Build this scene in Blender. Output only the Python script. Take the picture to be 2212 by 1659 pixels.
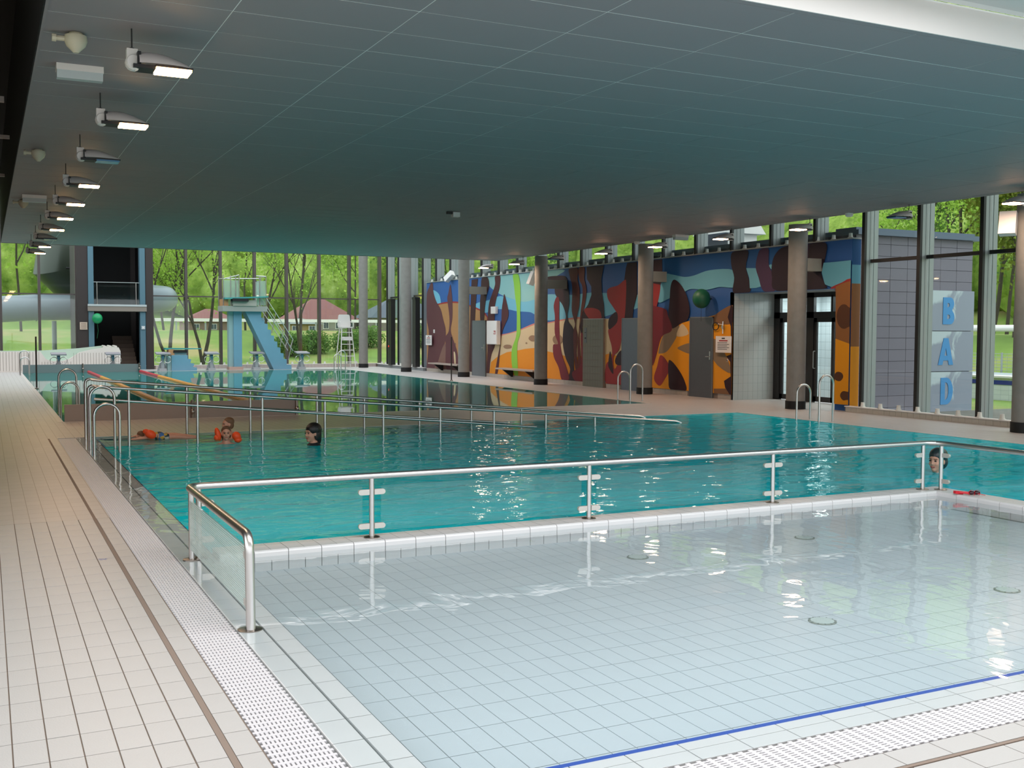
import bpy, bmesh, math, random
import numpy as np
from mathutils import Vector, Matrix, Euler
for o in list(bpy.data.objects): bpy.data.objects.remove(o, do_unlink=True)
SC = bpy.context.scene; COL = SC.collection
PI = math.pi
random.seed(7); RNG = np.random.default_rng(11)

# ------------------------------------------------------------------ camera
cd = bpy.data.cameras.new('camera'); cam = bpy.data.objects.new('camera', cd); COL.objects.link(cam)
YAW, PITCH, ROLL, EYE = .46057, .05008, -.00392, 1.65
cy_, sy_, cp_, sp_ = math.cos(YAW), math.sin(YAW), math.cos(PITCH), math.sin(PITCH)
fwd = Vector((sy_*cp_, cy_*cp_, -sp_)); rt = Vector((cy_, -sy_, 0)); dn = fwd.cross(rt)
r2 = rt*math.cos(ROLL) + dn*math.sin(ROLL); d2 = -rt*math.sin(ROLL) + dn*math.cos(ROLL)
m3 = Matrix((r2, -d2, -fwd)).transposed()
cam.matrix_world = Matrix.Translation((0, 0, EYE)) @ m3.to_4x4()
cd.sensor_width = 36; cd.lens = 36*2293/2212; cd.clip_start = .1; cd.clip_end = 1000
SC.camera = cam

# ------------------------------------------------------------------ world, exposure, lights
w = bpy.data.worlds.new('overcast sky'); SC.world = w; w.use_nodes = True
bg = w.node_tree.nodes['Background']; bg.inputs[0].default_value = (.88, .94, 1, 1); bg.inputs[1].default_value = 2.3
SC.view_settings.view_transform = 'Standard'; SC.view_settings.look = 'None'
SC.view_settings.exposure = 0.0; SC.view_settings.gamma = 1
SC.view_settings.use_curve_mapping = False
cy = SC.cycles
cy.use_denoising = True; cy.max_bounces = 8; cy.diffuse_bounces = 4; cy.glossy_bounces = 4
cy.transmission_bounces = 6; cy.transparent_max_bounces = 16; cy.caustics_reflective = False; cy.caustics_refractive = False
cy.sample_clamp_indirect = 8.0
def area_light(name, loc, sx, sy, power, col=(1, 1, 1), rot=(0, 0, 0)):
    l = bpy.data.lights.new(name, 'AREA'); l.shape = 'RECTANGLE'; l.size = sx; l.size_y = sy
    l.energy = power; l.color = col
    o = bpy.data.objects.new(name, l); COL.objects.link(o); o.location = loc; o.rotation_euler = rot
    return o
# unseen fill lights added under the near ceiling to brighten this end
area_light('added_fill_light', (3.6, 4.1, 4.12), 6.3, 2.4, 270, (.95, .97, 1))
area_light('added_fill_light', (10.2, 2.9, 4.12), 6.0, 2.4, 230, (.95, .97, 1))

# ------------------------------------------------------------------ helpers
def lin(c):
    return tuple(((v/255)/12.92 if v/255 <= .04045 else ((v/255+.055)/1.055)**2.4) for v in c)
MATS = {}
def mat(name, rgb, rough=.5, metal=0, spec=.5, noise=0, nscale=8, bump=0, bscale=40, emit=None, estr=0, coat=0):
    if name in MATS: return MATS[name]
    m = bpy.data.materials.new(name); m.use_nodes = True; nt = m.node_tree; b = nt.nodes['Principled BSDF']
    c = lin(rgb); b.inputs['Base Color'].default_value = (*c, 1); b.inputs['Roughness'].default_value = rough
    b.inputs['Metallic'].default_value = metal; b.inputs['Specular IOR Level'].default_value = spec
    b.inputs['Coat Weight'].default_value = coat
    tc = nt.nodes.new('ShaderNodeTexCoord')
    if noise:
        n = nt.nodes.new('ShaderNodeTexNoise'); n.inputs['Scale'].default_value = nscale; n.inputs['Detail'].default_value = 5
        nt.links.new(tc.outputs['Object'], n.inputs['Vector'])
        mx = nt.nodes.new('ShaderNodeMix'); mx.data_type = 'RGBA'
        mx.inputs[6].default_value = (*[max(0, v*(1-noise)) for v in c], 1); mx.inputs[7].default_value = (*[min(1, v*(1+noise)) for v in c], 1)
        nt.links.new(n.outputs['Fac'], mx.inputs[0]); nt.links.new(mx.outputs[2], b.inputs['Base Color'])
    if bump:
        n = nt.nodes.new('ShaderNodeTexNoise'); n.inputs['Scale'].default_value = bscale; n.inputs['Detail'].default_value = 3
        nt.links.new(tc.outputs['Object'], n.inputs['Vector'])
        bp = nt.nodes.new('ShaderNodeBump'); bp.inputs['Strength'].default_value = bump; bp.inputs['Distance'].default_value = .01
        nt.links.new(n.outputs['Fac'], bp.inputs['Height']); nt.links.new(bp.outputs[0], b.inputs['Normal'])
    if emit:
        b.inputs['Emission Color'].default_value = (*lin(emit), 1); b.inputs['Emission Strength'].default_value = estr
    MATS[name] = m; return m

def tile_mat(name, rgb, grout, w, h, axes='xy', off=(0, 0), rough=.25, mortar=.004, var=.04, bump=.3, spec=.5):
    """square-stacked tiles as a material (used where single tiles can no longer be told apart)"""
    if name in MATS: return MATS[name]
    m = bpy.data.materials.new(name); m.use_nodes = True; nt = m.node_tree; b = nt.nodes['Principled BSDF']
    ge = nt.nodes.new('ShaderNodeNewGeometry'); sp = nt.nodes.new('ShaderNodeSeparateXYZ'); cb = nt.nodes.new('ShaderNodeCombineXYZ')
    nt.links.new(ge.outputs['Position'], sp.inputs[0])
    idx = {'x': 0, 'y': 1, 'z': 2}
    for k in range(2):
        ad = nt.nodes.new('ShaderNodeMath'); ad.operation = 'ADD'; ad.inputs[1].default_value = -off[k] + 100*(w if k == 0 else h)
        nt.links.new(sp.outputs[idx[axes[k]]], ad.inputs[0]); nt.links.new(ad.outputs[0], cb.inputs[k])
    br = nt.nodes.new('ShaderNodeTexBrick'); br.offset = 0; br.squash = 1
    c = lin(rgb)
    br.inputs['Color1'].default_value = (*[v*(1-var) for v in c], 1); br.inputs['Color2'].default_value = (*[min(1, v*(1+var)) for v in c], 1)
    br.inputs['Mortar'].default_value = (*lin(grout), 1)
    br.inputs['Scale'].default_value = 1; br.inputs['Mortar Size'].default_value = mortar/2; br.inputs['Mortar Smooth'].default_value = .1
    br.inputs['Brick Width'].default_value = w; br.inputs['Row Height'].default_value = h
    nt.links.new(cb.outputs[0], br.inputs['Vector']); nt.links.new(br.outputs['Color'], b.inputs['Base Color'])
    b.inputs['Roughness'].default_value = rough; b.inputs['Specular IOR Level'].default_value = spec
    if bump:
        bp = nt.nodes.new('ShaderNodeBump'); bp.inputs['Strength'].default_value = bump; bp.inputs['Distance'].default_value = .002; bp.invert = True
        nt.links.new(br.outputs['Fac'], bp.inputs['Height']); nt.links.new(bp.outputs[0], b.inputs['Normal'])
    MATS[name] = m; return m

def schlick(nt, f0, normal=None):
    lw = nt.nodes.new('ShaderNodeLayerWeight'); lw.inputs['Blend'].default_value = .5
    if normal: nt.links.new(normal, lw.inputs['Normal'])
    pw = nt.nodes.new('ShaderNodeMath'); pw.operation = 'POWER'; pw.inputs[1].default_value = 5; nt.links.new(lw.outputs['Facing'], pw.inputs[0])
    ma = nt.nodes.new('ShaderNodeMath'); ma.operation = 'MULTIPLY_ADD'; ma.inputs[1].default_value = 1-f0; ma.inputs[2].default_value = f0; ma.use_clamp = True
    nt.links.new(pw.outputs[0], ma.inputs[0]); return ma.outputs[0]
def glass_mat(name, tint=(1, 1, 1), refl=.08, tintamt=1.0, dots=False, frost=0.0):
    if name in MATS: return MATS[name]
    m = bpy.data.materials.new(name); m.use_nodes = True; nt = m.node_tree; nt.nodes.clear()
    out = nt.nodes.new('ShaderNodeOutputMaterial'); tr = nt.nodes.new('ShaderNodeBsdfTransparent'); gl = nt.nodes.new('ShaderNodeBsdfGlossy')
    tr.inputs[0].default_value = (*tint, 1); gl.inputs['Roughness'].default_value = .02
    mx = nt.nodes.new('ShaderNodeMixShader'); nt.links.new(schlick(nt, .035), mx.inputs[0]); nt.links.new(tr.outputs[0], mx.inputs[1]); nt.links.new(gl.outputs[0], mx.inputs[2])
    last = mx
    if dots or frost:
        df = nt.nodes.new('ShaderNodeBsdfDiffuse'); df.inputs[0].default_value = (.75, .82, .78, 1)
        tl = nt.nodes.new('ShaderNodeBsdfTranslucent'); tl.inputs[0].default_value = (.75, .82, .78, 1)
        ad = nt.nodes.new('ShaderNodeMixShader'); ad.inputs[0].default_value = .5
        nt.links.new(df.outputs[0], ad.inputs[1]); nt.links.new(tl.outputs[0], ad.inputs[2])
        m2 = nt.nodes.new('ShaderNodeMixShader'); nt.links.new(mx.outputs[0], m2.inputs[1]); nt.links.new(ad.outputs[0], m2.inputs[2])
        if dots:
            ge = nt.nodes.new('ShaderNodeNewGeometry'); vo = nt.nodes.new('ShaderNodeTexVoronoi'); vo.voronoi_dimensions = '2D'; vo.inputs['Scale'].default_value = 75; vo.inputs['Randomness'].default_value = 0
            sx = nt.nodes.new('ShaderNodeSeparateXYZ'); cx = nt.nodes.new('ShaderNodeCombineXYZ'); nt.links.new(ge.outputs['Position'], sx.inputs[0]); nt.links.new(sx.outputs[1], cx.inputs[0]); nt.links.new(sx.outputs[2], cx.inputs[1]); nt.links.new(cx.outputs[0], vo.inputs['Vector'])
            cr = nt.nodes.new('ShaderNodeMath'); cr.operation = 'LESS_THAN'; cr.inputs[1].default_value = .36
            nt.links.new(vo.outputs['Distance'], cr.inputs[0])
            mu = nt.nodes.new('ShaderNodeMath'); mu.operation = 'MULTIPLY'; mu.inputs[1].default_value = .8
            nt.links.new(cr.outputs[0], mu.inputs[0]); nt.links.new(mu.outputs[0], m2.inputs[0])
        else: m2.inputs[0].default_value = frost
        last = m2
    nt.links.new(last.outputs[0], out.inputs[0]); MATS[name] = m; return m

def water_mat(name, body, clear, tint, ripple, rscale, dist, stretch=(1, 1, 1), mirror=1.0, grad=None):
    """body colour scattered back by the depth, a clear share through which the basin shows, mirror by Fresnel, ripples as relief"""
    m = bpy.data.materials.new(name); m.use_nodes = True; nt = m.node_tree; nt.nodes.clear()
    out = nt.nodes.new('ShaderNodeOutputMaterial'); tr = nt.nodes.new('ShaderNodeBsdfTransparent'); gl = nt.nodes.new('ShaderNodeBsdfGlossy'); df = nt.nodes.new('ShaderNodeBsdfDiffuse')
    tr.inputs[0].default_value = (*tint, 1); gl.inputs['Roughness'].default_value = .015; df.inputs[0].default_value = (*lin(body), 1)
    ge = nt.nodes.new('ShaderNodeNewGeometry'); mp = nt.nodes.new('ShaderNodeMapping'); mp.inputs['Scale'].default_value = stretch
    nt.links.new(ge.outputs['Position'], mp.inputs[0])
    n = nt.nodes.new('ShaderNodeTexNoise'); n.inputs['Scale'].default_value = rscale; n.inputs['Detail'].default_value = 2.5; n.inputs['Distortion'].default_value = .6
    nt.links.new(mp.outputs[0], n.inputs['Vector'])
    bp = nt.nodes.new('ShaderNodeBump'); bp.inputs['Strength'].default_value = ripple; bp.inputs['Distance'].default_value = dist
    nt.links.new(n.outputs['Fac'], bp.inputs['Height'])
    fr_ = schlick(nt, .02, bp.outputs[0])
    ml = nt.nodes.new('ShaderNodeMath'); ml.operation = 'MULTIPLY'; ml.inputs[1].default_value = mirror; nt.links.new(fr_, ml.inputs[0]); fr_ = ml.outputs[0]
    nt.links.new(bp.outputs[0], gl.inputs['Normal'])
    a = nt.nodes.new('ShaderNodeMixShader'); a.inputs[0].default_value = clear
    if grad:      # the basin floor sinks along x: the deeper, the less of it shows
        sx = nt.nodes.new('ShaderNodeSeparateXYZ'); nt.links.new(ge.outputs['Position'], sx.inputs[0])
        mr = nt.nodes.new('ShaderNodeMapRange'); mr.inputs[1].default_value, mr.inputs[2].default_value, mr.inputs[3].default_value, mr.inputs[4].default_value = grad
        nt.links.new(sx.outputs[0], mr.inputs[0]); nt.links.new(mr.outputs[0], a.inputs[0])
    nt.links.new(df.outputs[0], a.inputs[1]); nt.links.new(tr.outputs[0], a.inputs[2])
    b = nt.nodes.new('ShaderNodeMixShader'); nt.links.new(fr_, b.inputs[0]); nt.links.new(a.outputs[0], b.inputs[1]); nt.links.new(gl.outputs[0], b.inputs[2])
    nt.links.new(b.outputs[0], out.inputs[0]); MATS[name] = m; return m

class MB:
    def __init__(s): s.v = []; s.f = []; s.m = []; s.cur = 0; s.n = 0
    def add(s, vs, fs, mi=None):
        o = len(s.v); s.v += [tuple(map(float, p)) for p in vs]; s.f += [tuple(i+o for i in f) for f in fs]
        s.m += [s.cur if mi is None else mi]*len(fs); return s
    def box(s, x0, x1, y0, y1, z0, z1, mi=None):
        return s.add([(x0,y0,z0),(x1,y0,z0),(x1,y1,z0),(x0,y1,z0),(x0,y0,z1),(x1,y0,z1),(x1,y1,z1),(x0,y1,z1)],
                     [(0,3,2,1),(4,5,6,7),(0,1,5,4),(1,2,6,5),(2,3,7,6),(3,0,4,7)], mi)
    def obox(s, c, hx, hy, hz, rot, mi=None):
        R = Euler(rot).to_matrix() if not isinstance(rot, Matrix) else rot; c = Vector(c)
        vs = [c + R @ Vector((a*hx, b*hy, d*hz)) for d in (-1, 1) for a, b in ((-1,-1),(1,-1),(1,1),(-1,1))]
        return s.add(vs, [(0,3,2,1),(4,5,6,7),(0,1,5,4),(1,2,6,5),(2,3,7,6),(3,0,4,7)], mi)
    def tube(s, path, r, n=10, mi=None, caps=True):
        P = [Vector(p) for p in path]; rs = r if isinstance(r, (list, tuple)) else [r]*len(P)
        rings = []; up = None
        for i, p in enumerate(P):
            d = ((P[min(i+1, len(P)-1)] - p).normalized() + (p - P[max(i-1, 0)]).normalized())
            if d.length < 1e-6: d = P[min(i+1, len(P)-1)] - p
            d.normalize()
            if up is None:
                up = Vector((0,0,1)) if abs(d.z) < .9 else Vector((1,0,0))
            a = d.cross(up); 
            if a.length < 1e-5: a = d.orthogonal()
            a.normalize(); up = a.cross(d).normalized(); b = up
            rings.append([p + (a*math.cos(t) + b*math.sin(t))*rs[i] for t in [2*PI*k/n for k in range(n)]])
        vs = [v for r_ in rings for v in r_]; fs = []
        for i in range(len(P)-1):
            for k in range(n):
                fs.append((i*n+k, i*n+(k+1) % n, (i+1)*n+(k+1) % n, (i+1)*n+k))
        if caps: fs += [tuple(range(n))[::-1], tuple((len(P)-1)*n+k for k in range(n))]
        return s.add(vs, fs, mi)
    def lathe(s, prof, c=(0,0,0), n=20, mi=None, axis='z', cap=True):
        vs = []; fs = []
        for r, h in prof:
            for k in range(n):
                t = 2*PI*k/n; a, b = r*math.cos(t), r*math.sin(t)
                p = (a, b, h) if axis == 'z' else ((a, h, b) if axis == 'y' else (h, a, b))
                vs.append((c[0]+p[0], c[1]+p[1], c[2]+p[2]))
        for i in range(len(prof)-1):
            for k in range(n): fs.append((i*n+k, i*n+(k+1) % n, (i+1)*n+(k+1) % n, (i+1)*n+k))
        if cap: fs += [tuple(range(n))[::-1], tuple((len(prof)-1)*n+k for k in range(n))]
        return s.add(vs, fs, mi)
    def ell(s, c, rx, ry, rz, n=12, m=8, mi=None, rot=None):
        R = Euler(rot).to_matrix() if rot else Matrix.Identity(3); c = Vector(c)
        vs = [c + R @ Vector((0,0,-rz))]; fs = []
        for i in range(1, m):
            ph = -PI/2 + PI*i/m
            for k in range(n):
                t = 2*PI*k/n; vs.append(c + R @ Vector((rx*math.cos(ph)*math.cos(t), ry*math.cos(ph)*math.sin(t), rz*math.sin(ph))))
        vs.append(c + R @ Vector((0,0,rz))); L = len(vs)-1
        for k in range(n):
            fs.append((0, 1+(k+1) % n, 1+k)); fs.append((L, L-n+k, L-n+(k+1) % n))
        for i in range(m-2):
            for k in range(n):
                a = 1+i*n; fs.append((a+k, a+(k+1) % n, a+n+(k+1) % n, a+n+k))
        return s.add(vs, fs, mi)
    def prism(s, poly, d, fn, mi=None):
        """poly: 2D points; fn(u, v, k) -> 3D; extruded from k=0 to k=d"""
        n = len(poly); vs = [fn(u, v, 0) for u, v in poly] + [fn(u, v, d) for u, v in poly]
        return s.add(vs, [tuple(range(n)), tuple(range(2*n-1, n-1, -1))] + [(i, i+n, (i+1) % n + n, (i+1) % n) for i in range(n)], mi)
    def mesh(s, name, mats, smooth=False, fix=True):
        me = bpy.data.meshes.new(name); me.from_pydata(s.v, [], s.f)
        for m in (mats if isinstance(mats, (list, tuple)) else [mats]): me.materials.append(m)
        if any(s.m): me.polygons.foreach_set('material_index', s.m)
        if fix:
            b = bmesh.new(); b.from_mesh(me); bmesh.ops.recalc_face_normals(b, faces=b.faces); b.to_mesh(me); b.free()
        if smooth:
            me.polygons.foreach_set('use_smooth', [True]*len(me.polygons))
            try: me.set_sharp_from_angle(angle=math.radians(40))
            except Exception: pass
        me.update(); return me
    def build(s, name, mats, parent=None, smooth=False, loc=(0,0,0), rot=(0,0,0), fix=True):
        o = bpy.data.objects.new(name, s.mesh(name, mats, smooth, fix)); COL.objects.link(o)
        o.location = loc; o.rotation_euler = rot
        if parent: o.parent = parent
        return o
def tag(o, label=None, cat=None, group=None, kind=None):
    if label: o['label'] = label
    if cat: o['category'] = cat
    if group: o['group'] = group
    if kind: o['kind'] = kind
    return o
def thing(name, label, cat, loc=(0,0,0), rz=0, group=None):
    o = bpy.data.objects.new(name, None); COL.objects.link(o); o.location = loc; o.rotation_euler = (0,0,rz)
    o.empty_display_size = .2
    return tag(o, label, cat, group)
def struct(name, mb, mats, parent=None, smooth=False):
    o = mb.build(name, mats, parent, smooth)
    if not parent: o['kind'] = 'structure'
    return o
KIDS = {}
def copy_tree(o, parent=None, label=None):
    c = o.copy(); COL.objects.link(c)
    if parent: c.parent = parent
    if label: c['label'] = label
    for ch in [x for x in ALLKIDS(o)]: copy_tree(ch, c)
    return c
def ALLKIDS(o): return list(o.children)
def inst(name, me, loc, parent=None, rot=(0,0,0), scale=None):
    o = bpy.data.objects.new(name, me); COL.objects.link(o); o.location = loc; o.rotation_euler = rot
    if scale: o.scale = scale
    if parent: o.parent = parent
    return o
def arc(p0, p1, p2, n=6):
    """rounded corner between three points (quadratic)"""
    p0, p1, p2 = map(Vector, (p0, p1, p2))
    return [tuple(p0*(1-t)**2 + p1*2*t*(1-t) + p2*t*t) for t in [i/n for i in range(n+1)]]
def round_path(pts, r=.06, n=5):
    P = [Vector(p) for p in pts]; out = [tuple(P[0])]
    for i in range(1, len(P)-1):
        a = P[i] + (P[i-1]-P[i]).normalized()*r; b = P[i] + (P[i+1]-P[i]).normalized()*r
        out += arc(a, P[i], b, n)
    out.append(tuple(P[-1])); return out
def catmull(pts, k=5):
    n = len(pts); out = []
    for i in range(n):
        p0, p1, p2, p3 = pts[i-1], pts[i], pts[(i+1) % n], pts[(i+2) % n]
        for j in range(k):
            t = j/k; out.append(tuple(.5*((2*p1[c]) + (-p0[c]+p2[c])*t + (2*p0[c]-5*p1[c]+4*p2[c]-p3[c])*t*t + (-p0[c]+3*p1[c]-3*p2[c]+p3[c])*t**3) for c in (0, 1)))
    return out
ORD = ['nearest', 'second', 'third', 'fourth', 'fifth', 'sixth', 'seventh', 'eighth', 'ninth', 'farthest']

# ------------------------------------------------------------------ materials
M = {}
M['deck'] = tile_mat('beige deck tile', (190,184,180), (142,130,120), .125, .25, 'xy', (.066, .09), .42, .0055, .03, .1, .5)
M['tile_deck'] = mat('beige glazed deck tile', (190,186,183), .42, noise=.05, nscale=2.5, bump=.15, bscale=120)
M['grout_deck'] = mat('warm grey deck grout', (134,118,106), .9, noise=.15)
M['joint'] = mat('brown expansion joint', (140,122,110), .85)
M['tile_pool'] = mat('white pool tile', (200,207,212), .3, noise=.02, nscale=1.5)
M['grout_pool'] = mat('grey pool grout', (132,136,136), .9)
M['tile_cope'] = mat('white coping tile', (222,218,217), .3, noise=.03, nscale=3)
M['blue_line'] = mat('blue edge strip', (35,78,176), .35)
M['darkline'] = mat('dark edge strip', (16,40,70), .4)
M['grate'] = mat('white grating plastic', (214,210,212), .5)
M['chan'] = mat('dark drain channel', (60,52,46), .9)
M['steel'] = mat('brushed stainless steel', (205,200,196), .3, 1.0)
M['steel_dark'] = mat('stainless steel base plate', (150,140,132), .3, 1.0)
M['ceil'] = mat('grey metal ceiling panel', (148,142,145), .58, .1, .5, noise=.04, nscale=.7, bump=.06, bscale=3)
M['ceil_base'] = mat('ceiling grid', (232,236,234), .5)
M['white'] = mat('white paint', (236,230,226), .6)
M['white_perf'] = mat('white perforated panel', (212,206,202), .7, bump=.3, bscale=150)
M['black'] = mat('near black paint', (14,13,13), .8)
M['dark'] = mat('dark brown steel', (52,42,40), .6)
M['concrete'] = mat('grey concrete', (136,132,126), .75, noise=.16, nscale=7, bump=.25, bscale=30)
M['alu'] = mat('grey aluminium profile', (158,162,160), .45, .2)
M['alu_dark'] = mat('dark aluminium and nose shade', (42,40,40), .5, .2)  # also stands in for the backlit shade on the window fin noses
M['rubber'] = mat('black rubber', (18,18,18), .7)
M['glass'] = glass_mat('window glass', (.93, .97, .95))
M['glass_clear'] = glass_mat('clear barrier glass', (.90, .97, .95))
M['glass_dots'] = glass_mat('dotted barrier glass', (.90, .97, .95), dots=True)
M['glass_green'] = glass_mat('greenish balustrade glass', (.78, .92, .88), frost=.35)
M['teal'] = mat('teal board', (62,150,146), .5)
M['tower_blue'] = mat('blue painted concrete', (112,158,180), .6, noise=.06, nscale=3)
M['tower_pale'] = mat('pale blue concrete', (150,178,178), .6)
M['orange'] = mat('orange vinyl', (252,84,30), .5)
M['yellow'] = mat('yellow buoy plastic', (222,150,40), .5)
M['redb'] = mat('red buoy plastic', (190,50,60), .5)
M['skin'] = mat('skin', (206,150,126), .5, noise=.08, nscale=14)
M['hair_dark'] = mat('dark hair', (24,18,18), .45, bump=.5, bscale=70)
M['hair_fair'] = mat('light brown hair', (120,86,60), .6, bump=.5, bscale=80)
M['hair_brown'] = mat('brown hair', (104,70,48), .55, bump=.5, bscale=80)
M['lips'] = mat('lips', (170,86,80), .5)
M['eye'] = mat('eye', (30,24,24), .3)
M['swimdark'] = mat('dark swimwear', (26,30,34), .6)
M['post_blue'] = mat('grey-blue post paint', (84,118,132), .6)
M['grass'] = mat('lawn', (90,118,50), .9, noise=.22, nscale=.5)
M['bank'] = mat('grassy bank', (138,158,76), .95, noise=.4, nscale=.25)
M['bark'] = mat('grey brown bark', (70,62,52), .9, noise=.2, nscale=6, bump=.5, bscale=20)

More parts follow.
